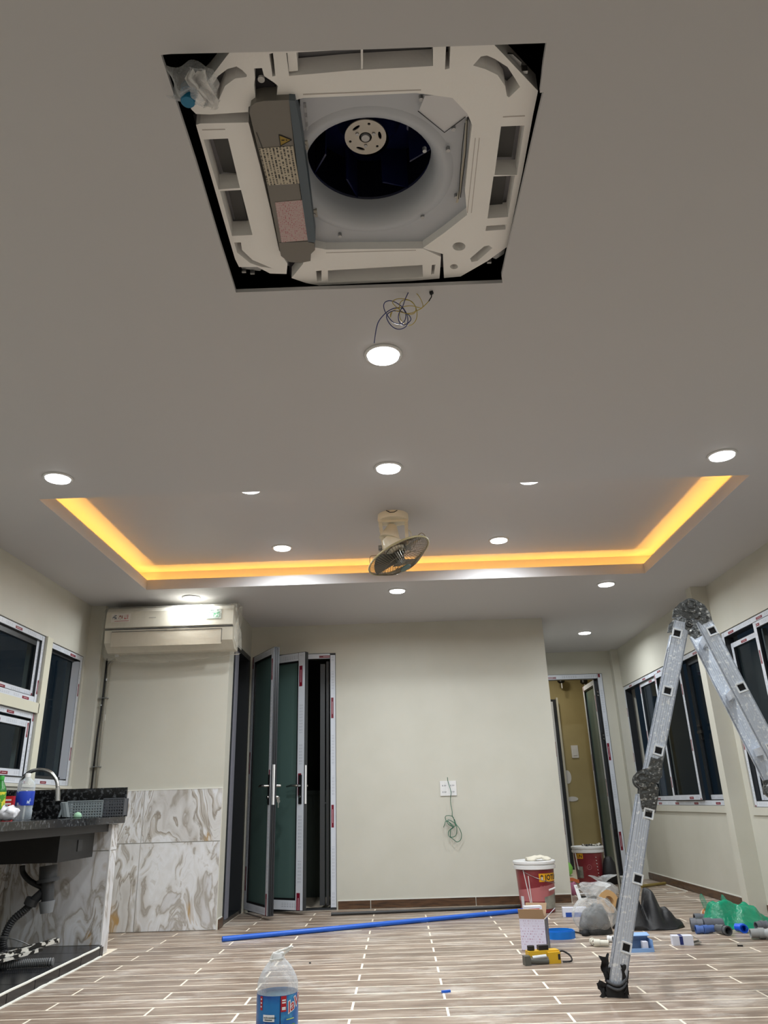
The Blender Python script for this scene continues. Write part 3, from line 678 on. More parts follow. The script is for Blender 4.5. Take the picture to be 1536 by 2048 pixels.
b = B(); b.lathe((cx, cy, 2.62), [(.245, 0), (.245, .26), (.0005, .262)], 40, cap=False); b.done('fan_housing', mat('dark_coil', (12, 16, 48), .7), cas)
w_ = B(); w_.lathe((cx, cy, 2.645), [(.205, 0), (.198, .006), (.190, .02)], 40, cap=False); w_.lathe((cx, cy, 2.70), [(.06, 0), (.075, .03), (.10, .09), (.19, .12)], 40, cap=False)
for i in range(7):
    a = 2*PI*i/7; p = lambda r, t, z: V((cx+r*math.cos(a+t), cy+r*math.sin(a+t), z))
    w_.add([p(.19, 0, 2.66), p(.13, .35, 2.66), p(.13, .35, 2.81), p(.19, 0, 2.82), p(.188, .03, 2.66), p(.132, .4, 2.66), p(.132, .4, 2.81), p(.188, .03, 2.82)], [(0, 1, 2, 3), (7, 6, 5, 4), (0, 4, 5, 1), (1, 5, 6, 2), (2, 6, 7, 3), (3, 7, 4, 0)])
wheel = w_.done('fan_wheel', NAVY, cas, smooth='auto')
hc = at(731, 274, 2, 2.69); hx, hy = hc.x, hc.y
hole_l = [[(hx+.062*math.cos(2*PI*i/36), hy+.062*math.sin(2*PI*i/36)) for i in range(36)], [(hx+.019*math.cos(2*PI*i/20), hy+.019*math.sin(2*PI*i/20)) for i in range(20)]]
for k in range(3):
    a = PI/2+2*PI*k/3+.4; hole_l.append([(hx+.043*math.cos(a)+.014*math.cos(t)*-math.sin(a)+.005*math.sin(t)*math.cos(a), hy+.043*math.sin(a)+.014*math.cos(t)*math.cos(a)+.005*math.sin(t)*math.sin(a)) for t in [2*PI*j/12 for j in range(12)]])
    a += .9; hole_l.append([(hx+.048*math.cos(a)+.0045*math.cos(t), hy+.048*math.sin(a)+.0045*math.sin(t)) for t in [2*PI*j/8 for j in range(8)]])
b = B(); b.plate(hole_l, 2.688, 2.692); b.done('hub_plate', mat('silver_hub', (205, 200, 190), .5, .2), wheel)
b = B(); b.lathe((hx, hy, 2.684), [(.012, 0), (.015, .004), (.017, .03)], 20)
for k in range(3): a = 2*PI*k/3-.5; b.cyl((hx+.028*math.cos(a), hy+.028*math.sin(a), 2.684), (hx+.028*math.cos(a), hy+.028*math.sin(a), 2.69), .005, n=8)
b.done('hub_screw', STEEL, wheel)
# control box
box_o = [(499, 226), (502, 212), (512, 205), (528, 202), (578, 200), (592, 330), (616, 484), (628, 487), (630, 500), (622, 508), (621, 522), (600, 526), (578, 524), (562, 512), (556, 480), (530, 350), (514, 290)]
b = B(); b.plate([P(box_o, 2.512)], 2.512, 2.56); cb_ = b.done('control_box', GREYM, cas)
b = B(); b.plate([P([(578, 200), (590, 201), (600, 246), (614, 340), (631, 478), (630, 485), (616, 483), (594, 330)], 2.510)], 2.509, 2.56); b.done('edge_strip', SLATE, cb_)
b = B(); p = at(558, 485, 2, 2.5115); q = at(617, 482, 2, 2.5115); b.ob(p, q-p, V((0, .002, 0)), V((0, 0, .0004)))
for (x0, y0, x1, y1) in ((512, 265, 524, 296), (556, 436, 560, 460)): p, q = at(x0, y0, 2, 2.511), at(x1, y1, 2, 2.511); b.ob(p, q-p, V((.002, 0, 0)), V((0, 0, .0004)))
b.done('seam_line', BLACK, cb_)
def sticker(name, pts, z, m, parent):
    a = [at(x, y, 2, z) for x, y in pts]; b = B(); b.add(a+[p+V((0, 0, .0006)) for p in a], [(0, 1, 2, 3), (0, 4, 5, 1), (1, 5, 6, 2), (2, 6, 7, 3), (3, 7, 4, 0)], [[(0, 0), (1, 0), (1, 1), (0, 1)]]+[[(0, 0)]*4]*4)
    return b.done(name, m, parent)
sticker('rating_label', [(517, 297), (535, 371), (599, 367), (586, 292)], 2.5108, print_mat('rating_print', (190, 180, 160), (58, 54, 50), 10, .52), cb_)
sticker('notice_label', [(550, 405), (563, 485), (617, 480), (604, 400)], 2.5108, print_mat('notice_print', (190, 168, 166), (176, 110, 116), 15, .46), cb_)
sticker('warning_label', [(558, 270), (561, 292), (583, 280), (583, 279.5)], 2.5108, mat('warning_yellow', (158, 132, 50), .5), cb_)
b = B(); 
for (a, c_) in (((558, 270), (561, 292)), ((561, 292), (583, 280)), ((583, 280), (558, 270))):
    p, q = at(*a, 2, 2.5102), at(*c_, 2, 2.5102); b.cyl(p, q, .0011, n=5)
p, q = at(563, 280.5, 2, 2.5102), at(569, 280.5, 2, 2.5102); b.cyl(p, q, .0013, n=5); b.cyl(at(572, 280.3, 2, 2.5102), at(574, 280.3, 2, 2.5102), .0013, n=5)
b.done('warning_mark', BLACK, cb_)
sticker('inner_label', [(607, 206), (612, 206), (617, 262), (613, 263)], 2.5600, print_mat('inner_print', (180, 182, 186), (90, 90, 96), 3, .5), cas)
b = B()
for (x, y) in ((609, 290), (628, 426)):
    p = at(x, y, 2, 2.555); b.box(p.x-.010, p.y-.014, 2.552, p.x+.010, p.y+.014, 2.562); 
b.done('screw_tab', mat('tab_beige', (176, 170, 160), .5), cas)
b = B()
for (x, y) in ((609, 289), (628, 427), (912, 392), (907, 256), (842, 196), (680, 470), (849, 299), (896, 298), (845, 432)):
    p = at(x, y, 2, 2.556); b.cyl((p.x, p.y, 2.549), (p.x, p.y, 2.562), .006, n=10)
b.done('screw', STEEL, cas)
b = B(); b.plate([P([(838, 221), (850, 192), (902, 188), (934, 206), (938, 232), (931, 236), (889, 262)], 2.545)], 2.545, 2.562); b.done('corner_cover', mat('cover_plastic', (214, 214, 218), .45), cas)
b = B()
for pts in (((836, 222), (889, 265), (931, 234)), ((935, 236), (932, 300), (921, 395)), ((930, 246), (924, 300), (917, 398))):
    b.tube([at(x, y, 2, 2.543) for x, y in pts], .0012, 5)
b.done('seam_line', BLACK, cas)
b = B(); b.tube([at(x, y, 2, 2.55) for x, y in ((934, 240), (930, 300), (920, 380), (914, 404))], .004, 8); b.done('sensor_wire', mat('pale_wire', (196, 190, 176), .5), cas)
# fixing brackets on the cut corners
b = B()
for poly in ([(1009, 113), (1016, 108), (1026, 109), (1043, 125), (1041, 133), (1034, 136)], [(985, 509), (1010, 499), (1008, 508), (992, 518), (986, 516)], [(482, 534), (518, 532), (524, 538), (520, 542), (484, 537)]): b.plate([P(poly, 2.55)], 2.55, 2.555)
for (x, y) in ((1049, 139), (978, 521), (488, 540), (505, 543)): p = at(x, y, 2, 2.55); b.box(p.x-.007, p.y-.004, 2.54, p.x+.007, p.y+.004, 2.56)
b.done('hanging_bracket', STEEL, cas)
b = B(); b.plate([P([(511, 158), (528, 155), (548, 168), (553, 202), (513, 205)], 2.56)], 2.56, 2.563); b.plate([P([(578, 524), (606, 520), (607, 560), (580, 552)], 2.58)], 2.58, 2.585); b.plate([P([(386, 229), (500, 225), (500, 248), (392, 250)], 2.58)], 2.58, 2.585); b.done('gap_channel', mat('channel_dark', (44, 42, 50), .7), cas)
b = B(); p = at(522.5, 158, 2, 2.556); b.lathe((p.x, p.y, 2.553), [(.002, 0), (.009, 0), (.009, .006)], 14); b.done('drain_plug', WHITEP, cas)
# casing sides
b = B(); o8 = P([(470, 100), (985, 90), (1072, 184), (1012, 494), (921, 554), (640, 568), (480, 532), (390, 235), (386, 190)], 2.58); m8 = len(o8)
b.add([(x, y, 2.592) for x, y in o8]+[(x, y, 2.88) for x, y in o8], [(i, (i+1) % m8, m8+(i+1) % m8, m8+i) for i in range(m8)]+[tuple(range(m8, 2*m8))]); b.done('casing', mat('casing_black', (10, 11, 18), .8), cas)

# plastic bag and teal cap on the corner of the hole
def crumple(fn, nu, nv, amp, sc, seed): 
    def g(u, v):
        p = V(fn(u, v)); return p+noise.noise_vector(p*sc+V((seed, seed*.7, 0)))*amp
    return g
FILM = film_clear('clear_plastic_film', (235, 238, 242), .22)
WRAP = film_clear('wrapping_film', (225, 222, 212), .10, rough=.2, bump=(14, .8))
pb = thing('plastic_wrapped_pipe_cap', at(380, 190, 2, 2.49), 'crumpled clear plastic bag with a teal cap at the left ceiling hole corner', 'plastic bag')
b = B(); b.grid(crumple(lambda u, v: at(338+u*92+v*5, 128+v*72+u*12, 2, 2.505-.03*math.sin(PI*u)*math.sin(PI*v)), 16, 16, .022, 22, 3), 18, 18)
b.grid(crumple(lambda u, v: at(372+u*40+v*22, 140+v*72, 2, 2.47), 10, 16, .02, 34, 9), 10, 18); b.done('plastic_sheet', FILM, pb, smooth=True)
b = B(); b.grid(crumple(lambda u, v: at(376+u*34+v*26-10*math.sin(v*6), 142+v*76, 2, 2.455+.01*math.sin(u*12)), 10, 16, .014, 40, 5), 8, 20); b.done('bag_neck', film_clear('milky_film', (240, 240, 240), .55, bump=(40, .8)), pb, smooth=True)
p = at(376, 201, 2, 2.485); b = B(); b.lathe((p.x, p.y, 2.478), [(.0005, 0), (.016, 0), (.018, .003), (.018, .03), (.021, .03), (.021, .05)], 28); b.done('teal_cap', mat('teal_cap', (10, 112, 150), .4), pb, smooth='auto')

# wires hanging from the hole
def WP(L, j=.0, sc=6.98, ox=700, oy=560, Y=2.12): 
    out = []
    for i, (x, y) in enumerate(L): out.append(at(ox+x/sc, oy+y/sc, 1, Y+j*math.sin(i*1.3)))
    return out
def smoothp(pts, k=4):
    out = []; n = len(pts)
    for i in range(n-1):
        p0, p1, p2, p3 = pts[max(i-1, 0)], pts[i], pts[i+1], pts[min(i+2, n-1)]
        for t in [j/k for j in range(k)]:
            out.append(.5*((2*p1)+(p2-p0)*t+(2*p0-5*p1+4*p2-p3)*t*t+(3*p1-p0-3*p2+p3)*t**3))
    return out+[pts[-1]]
b = B(); b.tube(smoothp(WP([(860, 60), (820, 160), (770, 270), (735, 370), (690, 450), (675, 520), (690, 590), (740, 630), (810, 600), (850, 550), (820, 490), (730, 450), (620, 430), (540, 460), (510, 520), (560, 620), (640, 680), (730, 680), (800, 620), (800, 500), (740, 390), (650, 320), (560, 290), (490, 310), (470, 370), (500, 460), (590, 580), (680, 615), (750, 590), (780, 500), (740, 400), (640, 390), (540, 430), (450, 510), (390, 600), (360, 720), (338, 880)], .012)), .0016, 6)
T(b.done('blue_wire', mat('blue_wire', (24, 44, 120), .4), smooth=True), 'thin blue wire dangling in loops from the far edge of the ceiling hole', 'wire')
yw = thing('yellow_wire', at(850, 590, 1, 2.125), 'thin yellow wire looped beside the blue one, ending in a small black plug', 'wire')
b = B(); b.tube(smoothp(WP([(850, 60), (860, 130), (950, 210), (1010, 320), (1010, 385), (930, 430), (840, 465), (740, 450), (600, 330), (620, 280), (700, 260), (820, 280), (900, 350), (935, 450), (920, 560), (850, 630), (760, 610), (700, 540), (690, 430), (700, 320), (760, 280), (860, 300), (920, 400), (860, 480), (600, 430), (565, 520), (600, 430), (720, 380), (850, 360), (960, 385), (1010, 385), (1105, 290)], .014, Y=2.13)), .0014, 6); b.done('strand', mat('yellow_wire', (196, 176, 80), .4), yw, smooth=True)
b = B(); b.tube(WP([(1100, 295), (1135, 240), (1140, 200)], Y=2.13), .002, 8); b.ob(at(860.5, 587.5, 1, 2.125), V((.012, 0, .004)), V((-.003, 0, .010)), V((0, .008, 0))); b.done('plug', BLACK, yw)

# ================================================================ ORBIT FAN
fan = thing('orbit_fan', (.02, 4.76, ZU), 'cream ceiling orbit fan with a tilted wire cage hanging inside the lit recess', 'fan')
fx, fy = .02, 4.74
b = B(); b.lathe((fx, fy, ZU-.045), [(.10, 0), (.106, .012), (.104, .045), (.0005, .045)], 36, cap=False)
b.lathe((fx, fy, ZU-.047), [(.0005, .0), (.04, 0), (.1, .002)], 36, cap=False); b.done('canopy', CREAM, fan, smooth='auto')
b = B(); b.tube([(fx+.10*math.cos(a), fy-.095*math.cos(a*0)+0, ZU-.012-.02*math.sin((a-1.2)*2)) for a in (1.25, 1.5, 1.8)], .003, 6); b.tube([(fx-.045, fy-.105, ZU-.004), (fx-.02, fy-.108, ZU-.02), (fx+.01, fy-.106, ZU-.018), (fx+.03, fy-.1, ZU-.004)], .0028, 6); b.done('power_wire', BLACK, fan)
b = B()
for s_ in (-1, 1):
    for i in range(6):
        z0, z1 = ZU-.04-.035*i, ZU-.04-.035*(i+1); xw = fx+s_*(.088+.004*i*(-1 if s_ < 0 else .2))
        b.box(xw-.011, fy-.030+.002*i, z1, xw+.011, fy+.030-.002*i, z0)
b.box(fx-.10, fy-.035, ZU-.062, fx+.10, fy+.035, ZU-.042); b.done('yoke', CREAM, fan)
# tilted axis
ax = V((.42, -.10, -.90)).normalized(); hc_ = at(798, 1112, 1, 4.72)
mc = hc_-ax*.11
b = B(); b.cyl(V((fx-.005, fy, ZU-.075)), mc-ax*.03, .030, .074, 20); b.cyl(mc-ax*.035, mc+ax*.055, .055, .072, 28); b.cyl(mc+ax*.055, mc+ax*.075, .072, .045, 28); b.done('motor_body', CREAM, fan, smooth='auto')
b = B(); b.cyl((fx-.09, fy, ZU-.235), (fx+.10, fy, ZU-.235), .012, n=12); b.cyl((fx-.105, fy, ZU-.235), (fx-.085, fy, ZU-.235), .02, n=14); b.cyl((fx+.09, fy, ZU-.235), (fx+.115, fy, ZU-.235), .02, n=14); b.done('pivot_knob', STEEL, fan, smooth='auto')
b = B(); b.tube([(fx+.106, fy, ZU-.11), (fx+.118, fy, ZU-.13), (fx+.118, fy, ZU-.16), (fx+.104, fy, ZU-.18)], .003, 6); b.done('side_cable', CREAM, fan)
ex = ax.orthogonal().normalized(); ey = ax.cross(ex); RC = .222
def ringp(r, d, n=48): return [hc_+ax*d+(ex*math.cos(2*PI*i/n)+ey*math.sin(2*PI*i/n))*r for i in range(n)]
b = B(); b.tube(ringp(RC, 0), .0065, 8, True); b.done('rim', mat('olive_rim', (168, 160, 124), .35), fan, smooth=True)
b = B()
for sgn, dep in ((1, .095), (-1, .055)):
    for i in range(64):
        a = 2*PI*i/64; dr = ex*math.cos(a)+ey*math.sin(a); pts = []
        for t in (0, .25, .5, .75, 1): r = RC*(1-t)+.035*t; pts.append(hc_+dr*r+ax*(sgn*dep*math.sin(t*PI/2)))
        b.tube(pts, .0015, 3)
    b.tube(ringp(RC*.62, sgn*dep*.62), .0016, 4, True); b.tube(ringp(RC*.30, sgn*dep*.93), .0016, 4, True)
b.done('cage_wires', mat('cage_wire', (112, 106, 92), .3, .6), fan, kind='stuff')
b = B(); b.cyl(hc_+ax*.094, hc_+ax*.100, .04, .036, 24); b.done('badge', mat('teal_badge', (66, 96, 94), .4), fan)
b = B(); b.cyl(hc_-ax*.03, hc_+ax*.035, .032, .026, 20)
for k in range(3):
    for j in range(6):
        a0_, a1_ = 2*PI*k/3+j*.17, 2*PI*k/3+(j+1)*.17
        f_ = lambda a, r, d: hc_+(ex*math.cos(a)+ey*math.sin(a))*r+ax*d
        d0, d1 = -.022+.009*j, -.022+.009*(j+1)
        b.add([f_(a0_, .03, d0), f_(a0_, .19, d0), f_(a1_, .19, d1), f_(a1_, .03, d1), f_(a0_, .03, d0+.002), f_(a0_, .19, d0+.002), f_(a1_, .19, d1+.002), f_(a1_, .03, d1+.002)], [(0, 1, 2, 3), (7, 6, 5, 4), (0, 4, 5, 1), (1, 5, 6, 2), (2, 6, 7, 3), (3, 7, 4, 0)])
b.done('blade', mat('dark_blade', (84, 84, 78), .35), fan, smooth='auto')
b = B()
for L in (((740, 1127), (741, 1113), (755, 1110), (762, 1102), (770, 1098)), ((815, 1082), (830, 1076), (843, 1066), (852, 1074)), ((770, 1099), (785, 1094), (803, 1086), (826, 1076))): b.tube(smoothp([at(x, y, 1, 4.66) for x, y in L]), .002, 5)
b.done('safety_cord', mat('cord_brown', (120, 100, 60), .5), fan)

# ================================================================ WALL AIR CONDITIONER
ac = thing('split_air_conditioner', (-1.88, 6.15, 2.07), 'white split air conditioner wrapped in plastic film, high on the alcove wall', 'air conditioner')
x0, x1 = -2.40, -1.335; ACW = mat('aircon_white', (214, 208, 192), .35)
prof = [(YA-.002, 2.08), (YA-.12, 2.075), (YA-.215, 2.14), (YA-.225, 2.245), (YA-.20, 2.255), (YA-.235, 2.265), (YA-.225, 2.40), (YA-.19, 2.435), (YA-.002, 2.44)]
b = B(); n = len(prof); b.add([(x0, y, z) for y, z in prof]+[(x1, y, z) for y, z in prof], [(i, (i+1) % n, n+(i+1) % n, n+i) for i in range(n)][::1]+[tuple(range(n)), tuple(range(2*n-1, n-1, -1))]); b.done('body', ACW, ac)
b = B(); b.box(x0+.06, YA-.229, 2.105, x1-.09, YA-.216, 2.235); b.done('louvre', mat('louvre_cream', (196, 186, 168), .4), ac)
b = B(); b.box(x0+.0, YA-.229, 2.248, x1, YA-.205, 2.256); b.box(x0+.06, YA-.231, 2.228, x1-.09, YA-.226, 2.233); b.box(x1-.092, YA-.231, 2.12, x1-.088, YA-.226, 2.233); b.done('panel_gap', BLACK, ac)
def acq(xa, xb, za, zb, d=.0015):   # on the sloping front
    f = lambda x, z: V((x, YA-.235-.002+(z-2.265)*.074-d, z)); return B().add([f(xa, za), f(xb, za), f(xb, zb), f(xa, zb)], [(0, 1, 2, 3)], [[(0, 0), (1, 0), (1, 1), (0, 1)]])
st_ = acq(x0+.045, x0+.205, 2.31, 2.385).done('sticker', mat('sticker_white', (228, 222, 214), .4), ac)
for i, cc in enumerate(((88, 96, 110), (150, 70, 40), (190, 40, 34))):
    xx = x0+.055+i*.05; q = acq(xx, xx+.035, 2.335, 2.372, .003)
    s_ = q.done('pictogram', mat('picto%d' % i, cc, .5, var=((222, 216, 210), 60, .45, .55)), st_)
acq(x0+.075, x0+.195, 2.318, 2.322, .003).done('red_line', RED, st_)
s2 = acq(x1-.235, x1-.10, 2.315, 2.40).done('sticker', print_mat('green_print', (222, 224, 216), (30, 110, 84), 5, .5), ac)
acq(x1-.165, x1-.115, 2.33, 2.375, .003).done('green_mark', mat('green_mark', (70, 160, 110), .5, var=((220, 228, 220), 70, .42, .6)), s2)
acq(x0+.36, x0+.42, 2.338, 2.344).done('faint_mark', mat('faint_mark', (150, 146, 138), .5), ac)
# film: clings to the front, sags below
def wrapf(u, v):
    x = x0-.012+u*(x1-x0+.05)
    pts = [(YA-.02, 2.452), (YA-.20, 2.447), (YA-.247, 2.40), (YA-.252, 2.26), (YA-.243, 2.14), (YA-.20, 2.055), (YA-.10, 2.02), (YA-.03, 2.04)]
    sag = math.sin(PI*min(1, max(0, u)))**1.0; t = v*(len(pts)-1); i = min(int(t), len(pts)-2); f = t-i
    y = pts[i][0]*(1-f)+pts[i+1][0]*f; z = pts[i][1]*(1-f)+pts[i+1][1]*f
    k = max(0, (v-.55)/.45); z -= k*(.065*sag*(1-.5*u)-.02*u); d = .006*math.sin(z*150+x*5+3*noise.noise(V((x*4, z*9, 0))))
    return V((x+.004*math.sin(z*70), y-abs(d)*(.4+k), z))
b = B(); b.grid(wrapf, 46, 50); b.done('plastic_wrap', WRAP, ac, smooth=True)
b = B(); b.grid(lambda u, v: V((x1+.028+.012*math.sin(v*9+u*5), YA-.02-u*.22, 2.44-v*.36+.02*math.sin(u*7)))+noise.noise_vector(V((u*4, v*5, 2)))*.012, 10, 16); b.done('plastic_fold', WRAP, ac, smooth=True)
b = B(); pts = [at(x, y, 1, 6.2) for x, y in ((336, 1220), (352, 1215), (370, 1213), (378, 1217))]; b.tube(smoothp(pts), .003, 6); pts = [at(x, y, 1, 6.2) for x, y in ((388, 1216), (397, 1215), (402, 1208), (404, 1217))]; b.tube(smoothp(pts), .002, 6); b.done('tape_end', mat('yellow_tape', (196, 190, 90), .5), ac)
# conduits beside it
cd_ = thing('aircon_conduit', (-2.44, 6.24, 1.0), 'grey and black pipes running down the wall corner below the wrapped air conditioner', 'pipe')
b = B(); b.tube([(-2.36, 6.22, 2.035), (-2.385, 6.235, 2.03), (-2.412, 6.245, 2.0), (-2.414, 6.248, 1.5), (-2.414, 6.248, 1.004)], .011, 10); b.done('grey_pipe', mat('conduit_grey', (146, 143, 132), .5), cd_, smooth=True)
b = B(); b.tube([(-2.437, 6.25, 2.05), (-2.437, 6.25, 1.9), (-2.437, 6.25, 1.72), (-2.45, 6.252, 1.4), (-2.452, 6.252, 1.004)], .008, 8); b.done('black_cable', BLACK, cd_, smooth=True)
b = B()
for z in (1.72, 1.18): b.box(-2.465, 6.225, z, -2.395, 6.269, z+.006)
b.cyl((-2.413, 6.226, 1.86), (-2.413, 6.226, 1.88), .009, n=8); b.cyl((-2.442, 6.238, 1.66), (-2.442, 6.238, 1.672), .009, n=8); b.done('pipe_clip', STEEL, cd_)
b = B(); b.tube([(-2.36, 6.222, 2.07), (-2.33, 6.222, 2.075)], .013, 10); b.done('pipe_tip', WHITEP, cd_)
T(B().ob((-2.42, 6.262, 1.545), (.012, 0, 0), (0, .008, 0), (0, 0, .05)).done('wall_patch', WHITEP), 'small white smear of filler on the wall beside the conduits', 'filler')

# ================================================================ COUNTER, SINK, PLATFORM
pl = ST(B().box(XL, 2.2, -.002, -1.909, 5.33, .052).done('floor_platform', WGROUT))
BT = mat('black_floor_tile', (30, 31, 34), .25, var=((44, 45, 48), 8, .4, .7))
for i in range(-7, 6):
    ya, yb = 3.96+i*.2775, 3.96+(i+1)*.2775; yb = min(yb, 5.328)
    if yb-ya < .05 or ya < 2.2: continue
    for xa, xb in ((XL, -2.30), (-2.295, -1.912)): B().box(xa, ya+.003, .052, xb, yb-.003, .060).done('platform_tile', BT, pl)
for i in range(-6, 5):
    ya, yb = 4.09+i*.295, 4.09+(i+1)*.295; yb = min(yb, 5.328)
    if yb-ya < .05: continue
    B().box(-1.909, ya+.003, .003, -1.901, yb-.003, .053).done('kerb_tile', BT, pl)
B().tube([(-1.903, 2.21+.08*i, .0565+.0015*noise.noise(V((i*.9, 0, 0)))) for i in range(39)], .0065, 6).done('edge_grout', WGROUT, pl)
B().tube([(-1.899, 2.21+.04*i, .001) for i in range(78)], [.006+.006*abs(noise.noise(V((i*.31, 4, 0)))) for i in range(78)], 6).done('foot_grout', WGROUT, pl)

sp = ST(B().box(XL, 5.338, -.002, -1.928, 5.445, .765).done('wall_counter_support', GM))
for z0, z1 in ((.062, .602), (.608, .762)): B().box(XL, 5.330, z0, -1.93, 5.338, z1).done('wall_tile', MARBLE2, sp)
for z0, z1 in ((.002, .602), (.608, .762)): B().box(-1.928, 5.338, z0, -1.920, 5.445, z1).done('wall_tile', MARBLE, sp)
B().box(-1.929, 5.329, .0, -1.9195, 5.339, .765).done('corner_trim', WHITEP, sp)
# tiles low on the left wall under the counter
lw_ = ST(B().box(XL, 2.2, .30, XL+.006, 5.33, .77).done('trim_6', GM))
for i in range(4): B().box(XL+.006, 5.325-(i+1)*.6+.003, .302, XL+.012, 5.325-i*.6-.003, .768).done('wall_tile', MARBLE2, lw_)

ct = thing('granite_worktop', (-2.24, 3.9, .77), 'black granite worktop with upstands along the left wall, above the black sink', 'worktop')
b = B(); b.box(XL+.003, 2.2, .770, -1.885, 5.46, .810); b.done('slab', GRANITE, ct)
for ya, yb in ((2.2, 3.9), (3.905, 5.44)): B().box(XL+.003, ya, .810, XL+.014, yb, .998).done('upstand', GRANITE, ct)
B().box(XL+.014, 5.445, .810, -1.885, 5.46, .998).done('upstand', GRANITE, ct)
B().box(XL+.016, 5.43, .812, XL+.022, 5.445, .998).done('silicone_joint', WGROUT, ct)
B().box(-1.965, 2.2, .722, -1.945, 5.33, .770).done('apron', mat('dark_apron', (52, 52, 54), .5), ct)
sk_ = thing('kitchen_sink', (-2.24, 4.98, .57), 'black undermount sink bowl hanging below the granite worktop', 'sink')
b = B(); b.box(-2.48, 4.72, .575, -2.005, 5.25, .7695); b.done('bowl', mat('black_sink', (26, 26, 27), .45), sk_)
b = B(); b.box(-2.004, 4.99, .62, -2.001, 5.06, .685); b.done('sticker', print_mat('sink_sticker', (44, 44, 46), (120, 120, 120), 3, .45), sk_)
# drain kit
dk = thing('sink_drain', (-2.1, 4.95, .1), 'black sink trap with ribbed hose leading down to the platform', 'drain')
DG = mat('drain_grey', (52, 54, 57), .5)
D_ = lambda x, y, Y=4.85: at(x, y, 1, Y)
b = B(); b.cyl(D_(97, 1731), D_(96, 1760), .050, n=20); b.cyl(D_(96, 1757), D_(96, 1764), .062, n=20); b.cyl(D_(96, 1764), D_(95, 1812), .036, .034, n=20); b.done('trap_body', DG, dk, smooth='auto')
b = B(); b.cyl(D_(94, 1802), D_(93, 1826), .045, .034, n=20); b.done('trap_cup', mat('grey_cup', (120, 124, 128), .5), dk, smooth='auto')
b = B(); b.tube(smoothp([D_(45, 1731), D_(46, 1745), D_(60, 1762), D_(86, 1775)]), .016, 10); b.done('overflow_pipe', BLACK, dk, smooth=True)
b = B(); b.cyl(D_(86, 1784), D_(62, 1806), .026, n=16); b.cyl(D_(66, 1797), D_(60, 1810), .038, n=16); b.done('hose_coupling', DG, dk, smooth='auto')
def ribbed(pts, r, parent, name, m, step=.009):
    sp_ = smoothp(pts, 10); out = [sp_[0]]; acc = 0
    for a, c_ in zip(sp_, sp_[1:]):
        L = (c_-a).length; k = max(1, int(L/(step/2)))
        for j in range(k): out.append(a.lerp(c_, (j+1)/k))
    B_ = B(); B_.tube(out, [r if (i//1) % 2 else r*.82 for i in range(len(out))], 12); return B_.done(name, m, parent)
ribbed([D_(62, 1808), D_(50, 1820), D_(28, 1838), D_(14, 1860), D_(6, 1885), D_(8, 1905), V((-2.28, 4.75, .09)), V((-2.22, 4.7, .085))], .023, dk, 'ribbed_hose', DG)
hs = ribbed([V((-2.22, 4.60, .083)), V((-2.12, 4.64, .083)), V((-2.02, 4.655, .083)), V((-1.935, 4.665, .083))], .0225, None, 'hose_offcut', mat('grey_hose', (96, 98, 100), .4))
T(hs, 'short grey corrugated hose end lying on the black platform below the sink', 'hose')
br = thing('paint_splashed_rail', (-2.25, 4.4, .06), 'dark metal rail splashed with white paint lying across the black platform', 'metal rail')
a, c_ = V((-2.50, 4.14, .075)), V((-2.02, 4.86, .15)); U_ = (c_-a); b = B(); b.ob(a, U_, V((.03, -.015, 0)), V((0, 0, .022))); b.ob(a+V((.03, -.015, -.012)), U_*.86, V((.03, -.02, 0)), V((0, 0, .016)))
b.done('bar', mat('splashed_black', (24, 24, 24), .4, var=((220, 218, 210), 30, .50, .54), detail=2), br)
b = B(); b.tube(smoothp([V((-2.45, 4.7, .19)), V((-2.3, 4.75, .2)), V((-2.2, 4.8, .17)), V((-2.13, 4.83, .13))]), .003, 6); b.done('wire', STEEL, br)
b = B(); b.tube(smoothp([V((-2.56, 4.9, .72)), V((-2.57, 4.9, .5)), V((-2.5, 4.75, .38)), V((-2.54, 4.5, .35))]), .008, 8); b.tube(smoothp([V((-2.56, 5.05, .72)), V((-2.57, 5.02, .55)), V((-2.56, 5.0, .34))]), .007, 8)
T(b.done('water_pipes', mat('supply_hose', (128, 128, 122), .4, .4), smooth=True), 'two thin flexible supply pipes hanging on the tiled wall beneath the sink', 'pipe')

fc = thing('kitchen_faucet', (-2.38, 4.95, .81), 'brushed steel gooseneck kitchen faucet arching over the sink', 'faucet')
b = B(); b.cyl((-2.40, 4.95, .811), (-2.40, 4.95, .86), .026, n=20); b.cyl((-2.40, 4.95, .86), (-2.40, 4.95, .93), .02, n=20); b.cyl((-2.40, 4.95, .88), (-2.36, 4.91, .905), .008, n=10); b.done('base', CHROME, fc, smooth='auto')
b = B(); b.tube(smoothp([V((-2.40, 4.95, .92)), V((-2.40, 4.95, .99)), V((-2.39, 4.95, 1.05)), V((-2.35, 4.95, 1.09)), V((-2.29, 4.95, 1.105)), V((-2.22, 4.95, 1.09)), V((-2.17, 4.95, 1.04)), V((-2.155, 4.95, .99))]), .0115, 12); b.done('spout', CHROME, fc, smooth=True)
b = B(); b.cyl((-2.155, 4.95, .995), (-2.147, 4.95, .915), .013, .018, 16); b.done('spray_head', CHROME, fc, smooth='auto')

